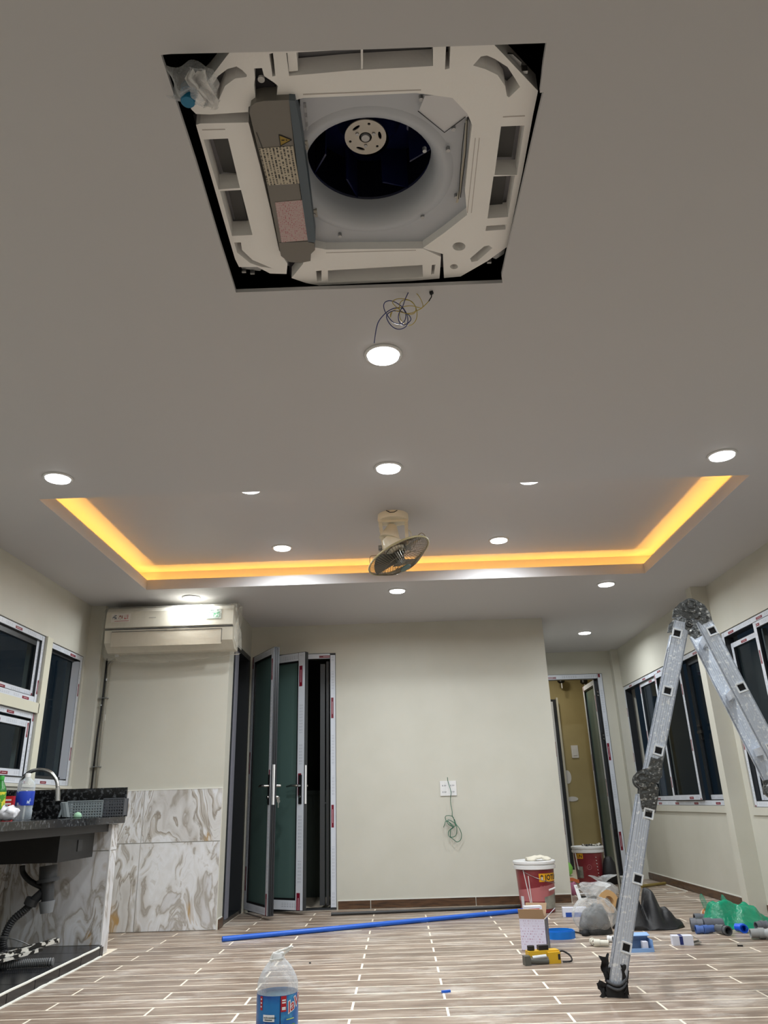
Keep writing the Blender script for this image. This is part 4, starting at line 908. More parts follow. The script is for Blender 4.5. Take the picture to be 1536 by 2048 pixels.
def bottle(t, x, y, z, prof, m, capm, capz, capr, lab=None):
    B().lathe((x, y, z), prof, 28).done('bottle_body', m, t, smooth=True)
    B().lathe((x, y, z+capz), [(capr, 0), (capr, .02), (capr*.9, .023)], 20).done('cap', capm, t, smooth='auto')
PET = film_clear('clear_pet', (225, 235, 242), .16, rough=.06, bump=(18, .35))
p0 = at(44, 1640, 1, 4.55); bx, by = p0.x, 4.55
wb = thing('water_bottle', (bx, by, .81), 'clear plastic water bottle with a blue label, standing on the worktop', 'bottle')
bottle(wb, bx, by, .811, [(.03, 0), (.047, .006), (.049, .05), (.046, .06), (.048, .07), (.048, .19), (.04, .21), (.016, .228), (.014, .235)], PET, WHITEP, .232, .015)
B().lathe((bx, by, .81+.08), [(.049, 0), (.0495, .002), (.0495, .075), (.049, .077)], 28, cap=False).done('label', mat('blue_label', (30, 62, 170), .35, var=((190, 205, 225), 24, .56, .60)), wb, smooth=True)
B().lathe((bx, by, .812), [(.044, 0), (.046, .05), (.044, .075)], 24).done('water', film_clear('water_tint', (190, 205, 215), .12, rough=.02, bump=(4, .2)), wb, smooth=True)
p1 = at(-3, 1600, 1, 4.3); gb = thing('green_tea_bottle', (p1.x, 4.3, .81), 'green bottle with a yellow and green label at the left picture edge', 'bottle')
bottle(gb, p1.x, 4.3, .811, [(.025, 0), (.033, .005), (.034, .15), (.03, .17), (.013, .205), (.012, .212)], mat('green_bottle', (30, 110, 40), .2), mat('green_cap', (40, 150, 50), .4), .21, .014)
B().lathe((p1.x, 4.3, .81+.06), [(.0345, 0), (.035, .09)], 28, cap=False).done('label', mat('tea_label', (70, 140, 40), .4, var=((210, 200, 60), 26, .5, .55)), gb, smooth=True)
p2 = at(13, 1630, 1, 4.45); rb_ = thing('red_box', (p2.x, 4.45, .81), 'small red carton behind the white tissue on the worktop', 'box')
q = B(frm((p2.x, 4.45, .811), .2, 0)); q.box(-.03, -.02, 0, .03, .02, .13); q.done('carton', RED, rb_)
q = B(frm((p2.x, 4.45, .811), .2, 0)); 
for z in (.06, .085, .105): q.box(-.018, -.0215, z, .02, -.0201, z+.008)
q.done('lettering', WHITEP, rb_)
p3 = at(15, 1638, 1, 4.2)
b = B(); b.grid(lambda u, v: V((p3.x+.055*math.cos(2*PI*u)*math.sin(PI*v*.98+.02), 4.2+.04*math.sin(2*PI*u)*math.sin(PI*v*.98+.02), .812+.055*(1-math.cos(PI*v))/1.0*.6))*1.0+(lambda p: V((p.x*.02, p.y*.02, abs(p.z)*.02)))(noise.noise_vector(V((math.cos(2*PI*u)*2, math.sin(2*PI*u)*2, v*4)))), 22, 12)
T(b.done('crumpled_tissue', mat('tissue', (222, 222, 226), .9), smooth=True), 'crumpled white tissue beside the green bottle on the worktop', 'tissue')

def rack(name, px0, px1, Y, z1, label, col, nr, nc):
    a = at(px0, 1630, 1, Y).x; c_ = at(px1, 1630, 1, Y).x; z0 = .812; t = thing(name, ((a+c_)/2, Y, .81), label, 'dish rack'); m = mat(name+'_plastic', col, .45)
    b = B(); W_ = c_-a
    zs = [z0+.01+(z1-z0-.02)*k/nr for k in range(nr+1)]
    for z in zs: b.box(a, Y-.006, z-.004, c_, Y, z+.004)
    for k in range(nc+1): b.box(a+W_*k/nc-.0035, Y-.005, z0, a+W_*k/nc+.0035, Y-.001, z1)
    b.done('slatted_side', m, t); b = B()
    for z in zs[::2]: b.box(a, Y+.07, z-.004, c_, Y+.076, z+.004)
    for k in range(nc+1): b.box(a+W_*k/nc-.003, Y+.071, z0, a+W_*k/nc+.003, Y+.075, z1)
    b.done('slatted_side', m, t)
    b = B(); b.box(a, Y, z0, a+.006, Y+.075, z1); b.box(c_-.006, Y, z0, c_, Y+.075, z1); b.box(a, Y, z0, c_, Y+.075, z0+.006); b.box(a-.004, Y-.01, z1-.004, c_+.004, Y-.002, z1+.004); b.done('tray', m, t)
    return t
r1 = rack('dish_rack', 134, 203, 5.30, .915, 'grey plastic dish rack, the larger one, on the worktop end', (128, 137, 140), 5, 13)
b = B(); b.tube([at(118, 1634, 1, 5.29), at(124, 1618, 1, 5.29), at(124, 1606, 1, 5.29), at(136, 1606, 1, 5.29)], .008, 8); b.grid(lambda u, v: at(120+u*16+4*v, 1606+v*28, 1, 5.285-.01*math.sin(u*3)), 4, 4); b.done('tilted_end', mat('rack_end', (128, 137, 140), .45), r1)
rack('cutlery_rack', 206, 246, 5.32, .925, 'small dark cutlery rack at the very end of the worktop', (74, 77, 82), 5, 8)
p = at(155, 1633, 1, 5.2); T(B().lathe((p.x, 5.2, .811), [(.02, 0), (.028, .01), (.02, .028), (.006, .036)], 12).done('dish_sponge', mat('mint_sponge', (150, 190, 160), .9), smooth=True), 'pale green sponge in front of the grey dish rack', 'sponge')

# ================================================================ SOCKET AND GREEN WIRE
so_ = thing('wall_socket', (.445, YB, .90), 'square white double wall socket plate on the back wall', 'socket')
b = B(); b.box(.372, YB-.010, .892, .520, YB, 1.018); b.done('plate', WHITEP, so_)
b = B()
for i in (0, 1):
    for j in (0, 1):
        xx, zz = .392+i*.074, .918+j*.055
        b.box(xx, YB-.0115, zz, xx+.008, YB-.0101, zz+.012); b.box(xx+.018, YB-.0115, zz, xx+.026, YB-.0101, zz+.012); b.box(xx+.03, YB-.0115, zz+.003, xx+.036, YB-.0101, zz+.01)
b.done('socket_holes', mat('socket_grey', (150, 152, 156), .6), so_)
WG = lambda L, Y=7.17: [at(840+x/9.75, 1530+y/9.75, 1, Y+.012*math.sin(i*1.7)) for i, (x, y) in enumerate(L)]
b = B(); b.tube(smoothp(WG([(535, 240), (545, 320), (580, 430), (605, 540), (595, 640), (600, 760), (625, 900), (630, 1000), (680, 1080), (700, 1150), (770, 1240), (810, 1360), (790, 1460), (720, 1500), (640, 1440), (560, 1380), (560, 1290), (640, 1210), (560, 1160), (500, 1060), (500, 1000), (560, 985), (640, 1010), (670, 1100), (690, 1180), (640, 1200), (540, 1080), (600, 1085), (690, 1150), (720, 1240), (700, 1370), (620, 1410), (590, 1380), (600, 1260), (660, 1200), (520, 1090), (480, 1160), (460, 1215)])), .0028, 6)
T(b.done('green_wire', mat('green_wire', (12, 96, 70), .35), smooth=True), 'dark green wire tied in a bundle hanging below the wall socket', 'wire')

# ================================================================ LADDER
def ladder():
    n_ = V((math.sin(math.radians(15)), math.cos(math.radians(15)), 0)); U_ = V((n_.y, -n_.x, 0)); O_ = V((.93, 3.92, 0))
    root = thing('folding_ladder', O_+V((.35, .1, 0)), 'tall paint spattered aluminium folding ladder standing open at the right', 'ladder')
    L2 = lambda u, z, d=0: O_+U_*u+Z_*z+n_*d
    WR, TH, LR = .074, .026, .38
    A0, A1 = (.020, .035), (.266, .84)          # lower section
    B0, B1 = (.300, .905), (.570, 1.665)         # upper left
    C0, C1 = (.672, 1.665), (.905, .88)          # right leg, first section
    D0, D1 = (.925, .82), (1.13, .035)
    def stile(p, q, d, name='stile'):
        p, q = V(p), V(q); t = (q-p).normalized(); s_ = V((t.y, -t.x)); w_ = WR/2
        P_ = L2(*(p-s_*w_), d); al = U_*(q-p).x+Z_*(q-p).y; sd = U_*s_.x*WR+Z_*s_.y*WR
        b = B(); b.ob(P_, sd, al, n_*TH*.35)                            # web
        fl = U_*s_.x*.006+Z_*s_.y*.006
        b.ob(P_, fl, al, n_*TH); b.ob(P_+sd-fl, fl, al, n_*TH)           # flanges
        sd1 = sd.normalized()
        for k in (.22, .36, .50, .64, .78): b.ob(P_+sd*k-n_*.0015, sd1*.003, al, n_*.002)
        return b.done(name, ALU, root)
    def section(p, q, rungs):
        p, q = V(p), V(q); t = (q-p).normalized(); s_ = V((t.y, -t.x)); stile(p, q, 0); stile(p, q, LR)
        for r in rungs:
            c_ = V(r); hw = .0185
            b = B(); a = U_*s_.x+Z_*s_.y; e = U_*t.x+Z_*t.y; o = L2(*c_, -.004)
            # hollow square tube
            for (i, j, k, l) in ((-1, -1, 1, -.82), (-1, .82, 1, 1), (-1, -.82, -.82, .82), (.82, -.82, 1, .82)):
                b.ob(o+a*hw*i+e*hw*j, a*hw*(k-i), e*hw*(l-j), n_*(LR+TH+.008))
            rg = b.done('rung', ALU, root)
            q_ = B(); g = 1.25
            for (i, j, k, l) in ((-g, -g, g, -1), (-g, 1, g, g), (-g, -1, -1, 1), (1, -1, g, 1)): q_.ob(o-n_*.002+a*hw*i+e*hw*j, a*hw*(k-i), e*hw*(l-j), n_*.006)
            q_.done('rung_collar', mat('bright_collar', (222, 225, 226), .4), rg)
            z_ = B(); z_.ob(o+n_*.0005-a*hw*.82-e*hw*.82, a*hw*1.64, e*hw*1.64, n_*.003); z_.done('rung_hole_shade', mat('hollow_dark', (4, 4, 5), .9), rg)  # black sheet painted as the shade inside the hollow rung
    section(A0, A1, [(.085, .198), (.177, .480), (.268, .760)])
    section(B0, B1, [(.357, 1.044), (.444, 1.325), (.535, 1.607)])
    section(C0, C1, [(.703, 1.606), (.785, 1.319), (.865, 1.035)])
    section(D0, D1, [(.965, .70), (1.04, .42), (1.11, .14)])
    def joint(c_, ends, r=.052):
        for d in (-.006, LR-.006):
            b = B(); b.cyl(L2(*c_, d), L2(*c_, d+.034), r, n=26); b.cyl(L2(*c_, d-.006), L2(*c_, d), r*.62, r*.8, 22); b.cyl(L2(*c_, d-.012), L2(*c_, d-.004), r*.25, n=14)
            for e in ends:
                v_ = V(e)-V(c_); t = v_.normalized(); s_ = V((t.y, -t.x)); w_ = .040
                b.ob(L2(*(V(c_)-s_*w_), d+.003), U_*v_.x+Z_*v_.y, U_*s_.x*2*w_+Z_*s_.y*2*w_, n_*.026)
            for k in range(3):
                for e in ends:
                    v_ = V(e)-V(c_); t = v_.normalized(); s_ = V((t.y, -t.x)); pt = V(c_)+v_*(.55+.2*(k % 2))+s_*(.022*(k-1)); b.cyl(L2(*pt, d-.001), L2(*pt, d+.004), .005, n=8)
            b.done('hinge', ALUC, root, smooth='auto')
    LM = Matrix(((U_.x, 0, -n_.x, O_.x), (U_.y, 0, -n_.y, O_.y), (0, 1, 0, 0), (0, 0, 0, 1)))
    def LP(px, py):                                # point of the ladder's own side plane
        d = fw+rt*((px-768)/FPX)+up*((1024-py)/FPX); o = V((0, 0, CAM_Z)); q = o+d*((O_-o).dot(n_)/d.dot(n_)); return ((q-O_).dot(U_), q.z)
    def cast(plates, discs, rivets):
        for d in (0, LR):
            b = B(LM)
            for (pts, d0, d1) in plates: b.plate([[LP(*p) for p in pts]], -d-d1, -d-d0)
            b.M = None
            for (px, py, r, d0) in discs:
                c_ = LP(px, py); b.cyl(L2(*c_, d+d0), L2(*c_, d+.03), r, n=30); b.pipe(L2(*c_, d+d0-.006), L2(*c_, d+d0), r*.86, r*.66, 30); b.cyl(L2(*c_, d+d0-.008), L2(*c_, d+d0), r*.34, n=18); b.cyl(L2(*c_, d+d0-.012), L2(*c_, d+d0-.008), r*.15, n=12)
            for (px, py) in rivets:
                c_ = LP(px, py); b.cyl(L2(*c_, d-.012), L2(*c_, d), .005, n=8)
            b.done('hinge', ALUC, root, smooth='auto')
    cast([([(1344, 1236), (1347, 1219), (1360, 1206), (1376, 1199), (1390, 1200), (1402, 1211), (1404, 1225), (1394, 1236), (1376, 1240), (1364, 1234)], -.010, .012),
          ([(1376, 1204), (1392, 1200), (1409, 1210), (1420, 1226), (1424, 1240), (1404, 1250), (1394, 1240), (1384, 1236)], -.002, .022),
          ([(1372, 1238), (1384, 1240), (1386, 1252), (1378, 1262), (1370, 1258)], -.006, .02)],
         [(1381, 1213, .040, -.014), (1378, 1248, .018, -.010)], [(1350, 1228), (1400, 1231), (1414, 1234), (1358, 1226)])
    cast([([(1296, 1536), (1302, 1514), (1314, 1518), (1326, 1512), (1324, 1552), (1316, 1565), (1300, 1566), (1284, 1570), (1272, 1562), (1272, 1548), (1282, 1540)], -.010, .010),
          ([(1272, 1560), (1280, 1574), (1279, 1590), (1284, 1622), (1311, 1626), (1316, 1598), (1318, 1578), (1310, 1564), (1290, 1550)], -.004, .022)],
         [(1286, 1559, .042, -.014)], [(1322, 1522), (1321, 1537), (1319, 1552), (1288, 1610), (1308, 1606), (1300, 1590), (1312, 1590)])
    joint((.905, .85), [(.898, .90), (.93, .80)], .05)
    for (c_, dz) in (((.020, .0), 0), ((1.135, .0), 0)):
        for d in (-.006, LR-.006):
            b = B(); b.ob(L2(c_[0]-.046, .0, d), U_*.092, Z_*.05, n_*.04); b.done('rubber_foot', BLACKR, root)
    # rag and tape wound on the near foot
    b = B()
    for z, r in ((.045, .055), (.062, .05)):
        b.tube([L2(.022+.045*math.cos(a), z+.012*math.sin(a*2+1)+.010*math.cos(a), .012+.032*math.sin(a)) for a in [2*PI*i/20 for i in range(20)]], .006, 6, True)
    b.done('foot_wrap', mat('grey_rag', (72, 74, 78), .8), root, smooth=True)
    def rag(u, v, c_, s_, sd):
        p = L2(c_[0]+u*s_[0], c_[1]+v*s_[1], -.01+.02*u); return p+noise.noise_vector(V((u*3+sd, v*4, sd)))*.022
    b = B()
    for (c_, s_, sd) in (((-.035, .06), (.04, .11), 1), ((-.06, .012), (.06, .05), 4), ((.055, .01), (.02, .12), 7)):
        b.grid(lambda u, v: rag(u, v, c_, s_, sd), 7, 9)
    o = b.done('rag_strip', BLACKR, root, smooth=True); md = o.modifiers.new('s', 'SOLIDIFY'); md.thickness = .004
ladder()
# ================================================================ THINGS ON THE FLOOR
def g0(x, y): p = at(x, y, 2, 0); return V((p.x, p.y, 0))
# long pipes
a, c_ = g0(444, 1884), g0(1046, 1826); a.z = c_.z = .017
b = B(); b.pipe(a, c_, .0165, .012, 16); T(b.done('blue_pipe', BLUE, smooth='auto'), 'long straight blue plastic pipe lying across the floor towards the paint bucket', 'pipe')
a, c_ = g0(662, 1832), g0(1045, 1816); a.z = c_.z = .013
b = B(); b.pipe(a, c_, .0125, .010, 12); T(b.done('dark_conduit', mat('dark_grey_conduit', (52, 52, 52), .5), smooth='auto'), 'dark grey conduit lying along the foot of the back wall', 'pipe')
a, c_ = g0(862, 1813), g0(1035, 1808); b = B(); b.ob(a+V((0, 0, 0)), (c_-a), V((0, .02, 0)), V((0, 0, .012))); T(b.done('white_trunking', mat('trunking_white', (208, 206, 196), .5)), 'thin white cable trunking between the dark conduit and the back wall', 'trunking')
a = g0(668, 1864); T(B(frm(a, .15, 0)).box(0, 0, 0, .14, .012, .002).box(.13, .004, .0, .20, .012, .002).done('white_strip', mat('strip_white', (206, 202, 190), .6)), 'flat white strip of plastic lying against the blue pipe', 'strip')

# paint buckets
MAR = mat('maroon_bucket_print', (122, 34, 44), .32, var=((136, 58, 60), 5, .45, .6)); PINK = mat('dusty_pink_print', (176, 104, 106), .35); PGREY = mat('photo_grey_print', (150, 150, 140), .4, var=((96, 98, 92), 9, .45, .6))
YEL = mat('yellow_label', (232, 168, 28), .4); LABK = mat('label_ink', (24, 26, 34), .5)
def bucket(name, cx, cy, z0, hgt, r0_, r1_, label, body, group=None, tint=1):
    t = thing(name, (cx, cy, z0), label, 'bucket', group); off = -math.atan2(cx, cy)
    rr = lambda z: r0_+(r1_-r0_)*(z/hgt)
    B().lathe((cx, cy, z0), [(r0_*.96, 0), (r0_, .006), (rr(hgt-.05), hgt-.05), (rr(hgt-.05), hgt-.02)], 48).done('pail', body, t, smooth='auto')
    lidp = [(r1_+.004, hgt-.062), (r1_+.012, hgt-.058), (r1_+.012, hgt-.036), (r1_+.005, hgt-.033), (r1_+.005, hgt-.024), (r1_+.014, hgt-.02), (r1_+.014, hgt-.004), (r1_+.008, hgt), (r1_-.006, hgt), (r1_-.014, hgt-.008), (.001, hgt-.008)]
    B().lathe((cx, cy, z0), lidp, 48, cap=False).done('lid', WHITEP, t, smooth='auto')
    def wrap(u, z, d=.0012): a = u/rr(z)+off; R__ = rr(z)+d; return V((cx+R__*math.sin(a), cy-R__*math.cos(a), z0+z))
    def patch(nm, u0, u1, z0_, z1_, m, d=.0010, top=None, par=None, nu=14):
        q = B(); q.grid(lambda u, v: wrap(u0+(u1-u0)*u, z0_+((z1_ if top is None else top(u))-z0_)*v, d), nu, 5); return q.done(nm, m, par or t, smooth=True)
    return t, wrap, patch
bk, wr, pa = bucket('paint_bucket', 1.085, 6.74, 0, .375, .135, .158, 'red and white paint bucket with a cloth on its lid before the back wall', MAR)
pa('pink_band', -.20, .24, .085, .20, PINK, .0010, top=lambda u: .16+.055*u); pa('picture_band', .06, .24, .03, .145, PGREY, .0014, top=lambda u: .115+.03*u); pa('white_corner', -.155, -.115, .03, .12, WHITEP, .0014, nu=5)
lb = pa('yellow_label', .028, .21, .225, .285, YEL, .0014)
text('JOTUN', .052, lambda u, v: wr(.078+u, .238+v, .0026), LABK, 'lettering', lb, bold=.0012)
b = B(); f = lambda u, v: wr(u, v, .0026)
b.add([f(.036, .262), f(.052, .278), f(.070, .262), f(.052, .268)], [(0, 1, 3), (1, 2, 3)]); b.add([f(.045, .262), f(.052, .266), f(.060, .262), f(.060, .240), f(.045, .240)], [(0, 1, 2, 3, 4)]); b.done('emblem', LABK, lb)
b = B(); b.add([wr(.0475, .258, .003), wr(.052, .262, .003), wr(.0575, .258, .003), wr(.0575, .236, .003), wr(.0475, .236, .003)], [(0, 1, 2, 3, 4)]); b.done('emblem_bird', WHITEP, lb)
text('DECOR', .036, lambda u, v: wr(.03+u, .172+v, .0026), PINK, 'lettering', bk)
b = B()
for (u0, z0_, u1, z1_) in ((-.095, .31, -.045, .02), (-.055, .27, -.045, .08)): b.tube([wr(u0+(u1-u0)*k/8, z0_+(z1_-z0_)*k/8, .003) for k in range(9)], .0035, 6)
b.done('paint_drip', WHITEP, bk)
b = B(); b.tube([wr(-.10+.33*k/10, .305-.02*math.sin(PI*k/10)-.010*k, .006) for k in range(11)], .002, 6); b.done('wire_handle', STEEL, bk)
b = B(); b.tube([wr(.10, .165, .012), wr(.16, .176, .02)], .007, 8); b.done('handle_grip', WHITEP, bk)
b = B()
def cloth(u, v):
    x = (u-.5)*.19+.015; y = (v-.5)*.14; return V((1.10+x, 6.72+y, .377+.018+.014*noise.noise(V((x*22, y*22, 1)))+.02*math.exp(-((x-.03)**2+y*y)*260)-(.010 if abs(u-.5)+abs(v-.5) > .62 else 0)))
b.grid(cloth, 22, 16); o = b.done('cloth_glove', mat('off_white_cloth', (214, 208, 192), .9), smooth=True); md = o.modifiers.new('s', 'SOLIDIFY'); md.thickness = .014; T(o, 'off white cloth glove lying on the lid of the front paint bucket', 'glove')

bk2, wr2, pa2 = bucket('paint_bucket', 1.985, 8.72, 0, .36, .135, .155, 'second red paint bucket farther back, cluttered lid, in the corridor doorway', MAR)
pa2('grey_picture', -.16, -.07, .06, .17, PGREY, .0014); lb = pa2('yellow_label', -.135, -.055, .245, .295, YEL, .0014)
text('UN', .042, lambda u, v: wr2(-.125+u, .255+v, .0026), LABK, 'lettering', lb, bold=.001)
b = B(); ring = [wr2(.0+.022*math.cos(a), .165+.022*math.sin(a), .003) for a in [2*PI*i/24 for i in range(24)]]; b.tube(ring, .0022, 5, True); b.tube([wr2(-.008, .16, .003), wr2(.0, .17, .003), wr2(.009, .165, .003)], .0025, 5); b.done('round_emblem', PINK, bk2)
b = B()
for k in range(7): b.box(0, 0, 0, .0001, .0001, .0001) if False else b.tube([wr2(.075+.002*k, .26-.03*k, .003), wr2(.083+.002*k, .253-.03*k, .003)], .003, 5)
b.done('paint_speck', WHITEP, bk2)
b = B(); b.tube([wr2(-.145, .30, .006), wr2(-.13, .2, .008), wr2(-.12, .14, .008)], .0055, 6); b.done('white_drip', WHITEP, bk2)
b = B()
for i in range(5): b.grid(lambda u, v: V((1.93+i*.035+u*.06, 8.66+v*.06, .362+.03*abs(noise.noise(V((i*3+u*2, v*2, 0))))+.004)), 6, 6)
o = b.done('oily_scraps', mat('dark_scraps', (44, 42, 40), .8, var=((190, 186, 176), 40, .5, .55)), smooth=True); md = o.modifiers.new('s', 'SOLIDIFY'); md.thickness = .008; T(o, 'dark and pale scraps heaped on the lid of the farther bucket', 'scraps')

def heap(name, cx, cy, fn, n=40, m=None, **kw):
    """closed mound over an outline: fn(a, r)->(x, y, z) with r 0 centre .. 1 edge"""
    b = B(); nr = max(8, n//3)
    vs = [V(fn(2*PI*i/n, k/nr)) for k in range(1, nr+1) for i in range(n)]; c0 = V(fn(0, 0)); vs.append(c0); ci = len(vs)-1
    fs = [(k*n+i, k*n+(i+1) % n, (k+1)*n+(i+1) % n, (k+1)*n+i) for k in range(nr-1) for i in range(n)]+[(ci, (i+1) % n, i) for i in range(n)]
    fs.append(tuple((nr-1)*n+i for i in range(n)))
    fs = [tuple(reversed(f)) for f in fs]
    b.add(vs, fs); return b.done(name, m, **kw)
def lump(cx, cy, rx, ry, bumps, sd, fold=.02, rot=0):
    def fn(a, r):
        rr = 1+.13*noise.noise(V((math.cos(a)*1.6, math.sin(a)*1.6, sd))); x = rx*r*rr*math.cos(a); y = ry*r*rr*math.sin(a)
        z = sum((h_*math.exp(-(.7*(((x-bx_)/sx)**2+((y-by_)/sy)**2))**1.7))**3 for bx_, by_, sx, sy, h_ in bumps)**(1/3)
        e = max(0, 1-r**5)**.5; fz = fold*(noise.noise(V((x*14, y*14, sd)))+.6*abs(noise.noise(V((x*30+y*12, y*10, sd+5)))))
        z = max(.004, (z+fz)*e) if r < 1 else .001
        return (cx+x*math.cos(rot)-y*math.sin(rot), cy+x*math.sin(rot)+y*math.cos(rot), z)
    return fn
BAGK = mat('black_bag_fabric', (24, 24, 27), .55, bump=(25, .3))
cb = g0(1303, 1858); cb.y += .07
bb = thing('black_bag', (cb.x, cb.y, 0), 'slumped black fabric tool bag on the floor right behind the ladder leg', 'bag')
heap('bag_body', 0, 0, lump(cb.x, cb.y, .25, .14, [(-.17, 0, .06, .09, .15), (-.085, 0, .055, .10, .205), (.035, .01, .055, .10, .215), (.125, 0, .055, .09, .11), (.19, 0, .06, .07, .06)], 3, .04), 60, BAGK, parent=bb, smooth=True)
b = B(); b.tube([V((cb.x-.16+.05*math.cos(a), cb.y-.12, .10+.05*math.sin(a))) for a in [PI*i/12+.1 for i in range(13)]], .004, 6); b.done('pale_strap', mat('pale_strap', (196, 196, 196), .5), bb)
b = B(); b.tube([V((cb.x+.05+.035*math.cos(a), cb.y-.02, .11+.03*math.sin(a))) for a in [PI*i/10 for i in range(11)]], .004, 6); b.tube([V((cb.x-.02, cb.y-.05, .17)), V((cb.x-.05, cb.y-.08, .12)), V((cb.x-.04, cb.y-.1, .05))], .004, 6); b.done('handle_loop', BAGK, bb)

BAGW = film_clear('milky_bag', (222, 224, 224), .20, rough=.3, bump=(16, 1.0))
def sack(root, name, cx, cy, rx, ry, hb, hn, ht, m, sd, spread=.5, z0=0.0, lean=(0, 0)):
    """carrier bag: belly, tied neck, flared ears"""
    def f(u, v):
        a = 2*PI*u
        if v < .6: t = v/.6; r = math.sin(PI*(.08+.80*t))**.75; z = hb*(t**1.15); k = 1
        else: t = (v-.6)/.4; r = .22+spread*t**1.3*(.5+.5*abs(math.cos(a*1.0+sd))); z = hb+(ht-hb)*t*(.6+.4*abs(math.cos(a+sd))); k = .6
        p = V((rx*r*math.cos(a), ry*r*math.sin(a), z)); nn = noise.noise_vector(V((math.cos(a)*1.8, math.sin(a)*1.8, v*3+sd)))
        f_ = 1+.10*math.sin(a*7+sd+4*v)*k*(.3+t if v < .6 else .6)
        q = V((cx+p.x*f_+nn.x*.022*v+lean[0]*v, cy+p.y*f_+nn.y*.018*v+lean[1]*v, z0+max(.002, z+nn.z*.012*min(1, v*3)))); return q
    b = B(); b.grid(f, 56, 40); return b.done(name, m, root, smooth=True)
pbp = g0(1198, 1872); pbp.y += .11
pb2 = thing('clear_carrier_bag', (pbp.x, pbp.y, 0), 'knotted milky plastic bag with dark things inside, left of the ladder', 'bag')
sack(pb2, 'bag_film', pbp.x, pbp.y, .145, .12, .21, .2, .30, BAGW, 2, .8, lean=(.02, 0))
heap('dark_contents', 0, 0, lump(pbp.x+.005, pbp.y, .115, .095, [(-.03, 0, .08, .09, .14), (.045, 0, .06, .07, .16)], 8, .03), 36, mat('dark_contents', (52, 54, 56), .6, var=((92, 94, 96), 14, .45, .6)), parent=pb2, smooth=True)
pbq = g0(1216, 1800); pb3 = thing('clear_plastic_bag', (pbq.x, pbq.y, 0), 'open clear plastic bag standing behind the knotted one', 'bag')
sack(pb3, 'bag_film', pbq.x, pbq.y+.1, .12, .08, .13, .1, .19, film_clear('clear_bag', (215, 217, 218), .26, rough=.25, bump=(14, 1.0)), 6, .9)
q0 = g0(1226, 1832); b = B(); b.M = Matrix.Translation(V((q0.x, q0.y+.1, .083))) @ Matrix.Rotation(1.25, 4, 'X') @ Matrix.Rotation(.3, 4, 'Y')
b.pipe((0, 0, -.024), (0, 0, .024), .082, .038, 30); T(b.done('tape_roll', mat('tan_tape', (184, 146, 98), .6), smooth='auto'), 'big roll of tan tape standing between the plastic bag and the ladder', 'tape roll')
q0 = g0(1240, 1838); heap('black_pouch', 0, 0, lump(q0.x+.03, q0.y+.0, .07, .06, [(0, 0, .05, .06, .13)], 12, .03), 30, BAGK, smooth=True, label='small black pouch squeezed behind the ladder leg, beside the tape roll', category='pouch')
# cardboard box with printed side
bp = g0(1077, 1903); M_ = frm((bp.x, bp.y+.075, 0), -.32, 0); hb_ = .17
cbx = thing('open_carton', (bp.x, bp.y+.075, 0), 'small open cardboard carton with white and blue printed sides, before the red bucket', 'box')
b = B(M_); w2, d2_, tk = .075, .07, .003
b.box(-w2, -d2_, 0, w2, -d2_+tk, hb_); b.box(-w2, d2_-tk, 0, w2, d2_, hb_); b.box(-w2, -d2_+tk, 0, -w2+tk, d2_-tk, hb_); b.box(w2-tk, -d2_+tk, 0, w2, d2_-tk, hb_); b.box(-w2, -d2_, 0, w2, d2_, tk); b.done('carton_wall', CARD, cbx)
b = B(M_); b.add([V((-w2, -d2_-.0008, .004)), V((w2, -d2_-.0008, .004)), V((w2, -d2_-.0008, hb_)), V((-w2, -d2_-.0008, hb_))], [(0, 1, 2, 3)], [[(0, 0), (1, 0), (1, 1), (0, 1)]]); fr_ = b.done('printed_front', print_mat('carton_print', (214, 212, 232), (170, 130, 160), 12, .42), cbx)
b = B(M_); b.add([V((w2+.0008, -d2_, .004)), V((w2+.0008, d2_, .004)), V((w2+.0008, d2_, hb_)), V((w2+.0008, -d2_, hb_))], [(0, 1, 2, 3)]); b.done('printed_side', mat('carton_side_print', (96, 96, 140), .5, var=((150, 150, 130), 22, .42, .6)), cbx)
b = B(M_); b.box(.03, -d2_-.002, 0.003, .066, -d2_-.001, .03); b.done('black_patch', LABK, fr_)
b = B(M_)
b.ob((-w2, -d2_, hb_), (2*w2, 0, 0), (-.0, -.03, .055), (0, .003, .001)); b.ob((-w2+.01, d2_, hb_), (2*w2-.02, 0, 0), (.01, .015, .07), (0, -.003, 0)); b.done('flap', CARD, cbx)
b = B(M_); b.ob((w2, -d2_, hb_), (0, 2*d2_, 0), (.05, 0, .045), (.002, 0, -.003)); b.done('flap', CARDW, cbx)
b = B(frm((bp.x-.0, bp.y+.09, .185), .1, 0)); b.box(-.05, -.02, 0, .055, .03, .045); wbx = T(b.done('small_white_carton', CARDW), 'small white carton with red lettering poking out of the open carton', 'box')
b = B(Matrix.Translation(-V(wbx.location)) @ frm((bp.x-.0, bp.y+.09, .185), .1, 0)); b.box(-.03, -.0212, .022, .04, -.0202, .032); b.box(-.035, -.0212, .006, -.015, -.0202, .018); o = b.done('lettering', RED, wbx); o.matrix_parent_inverse = Matrix.Identity(4)
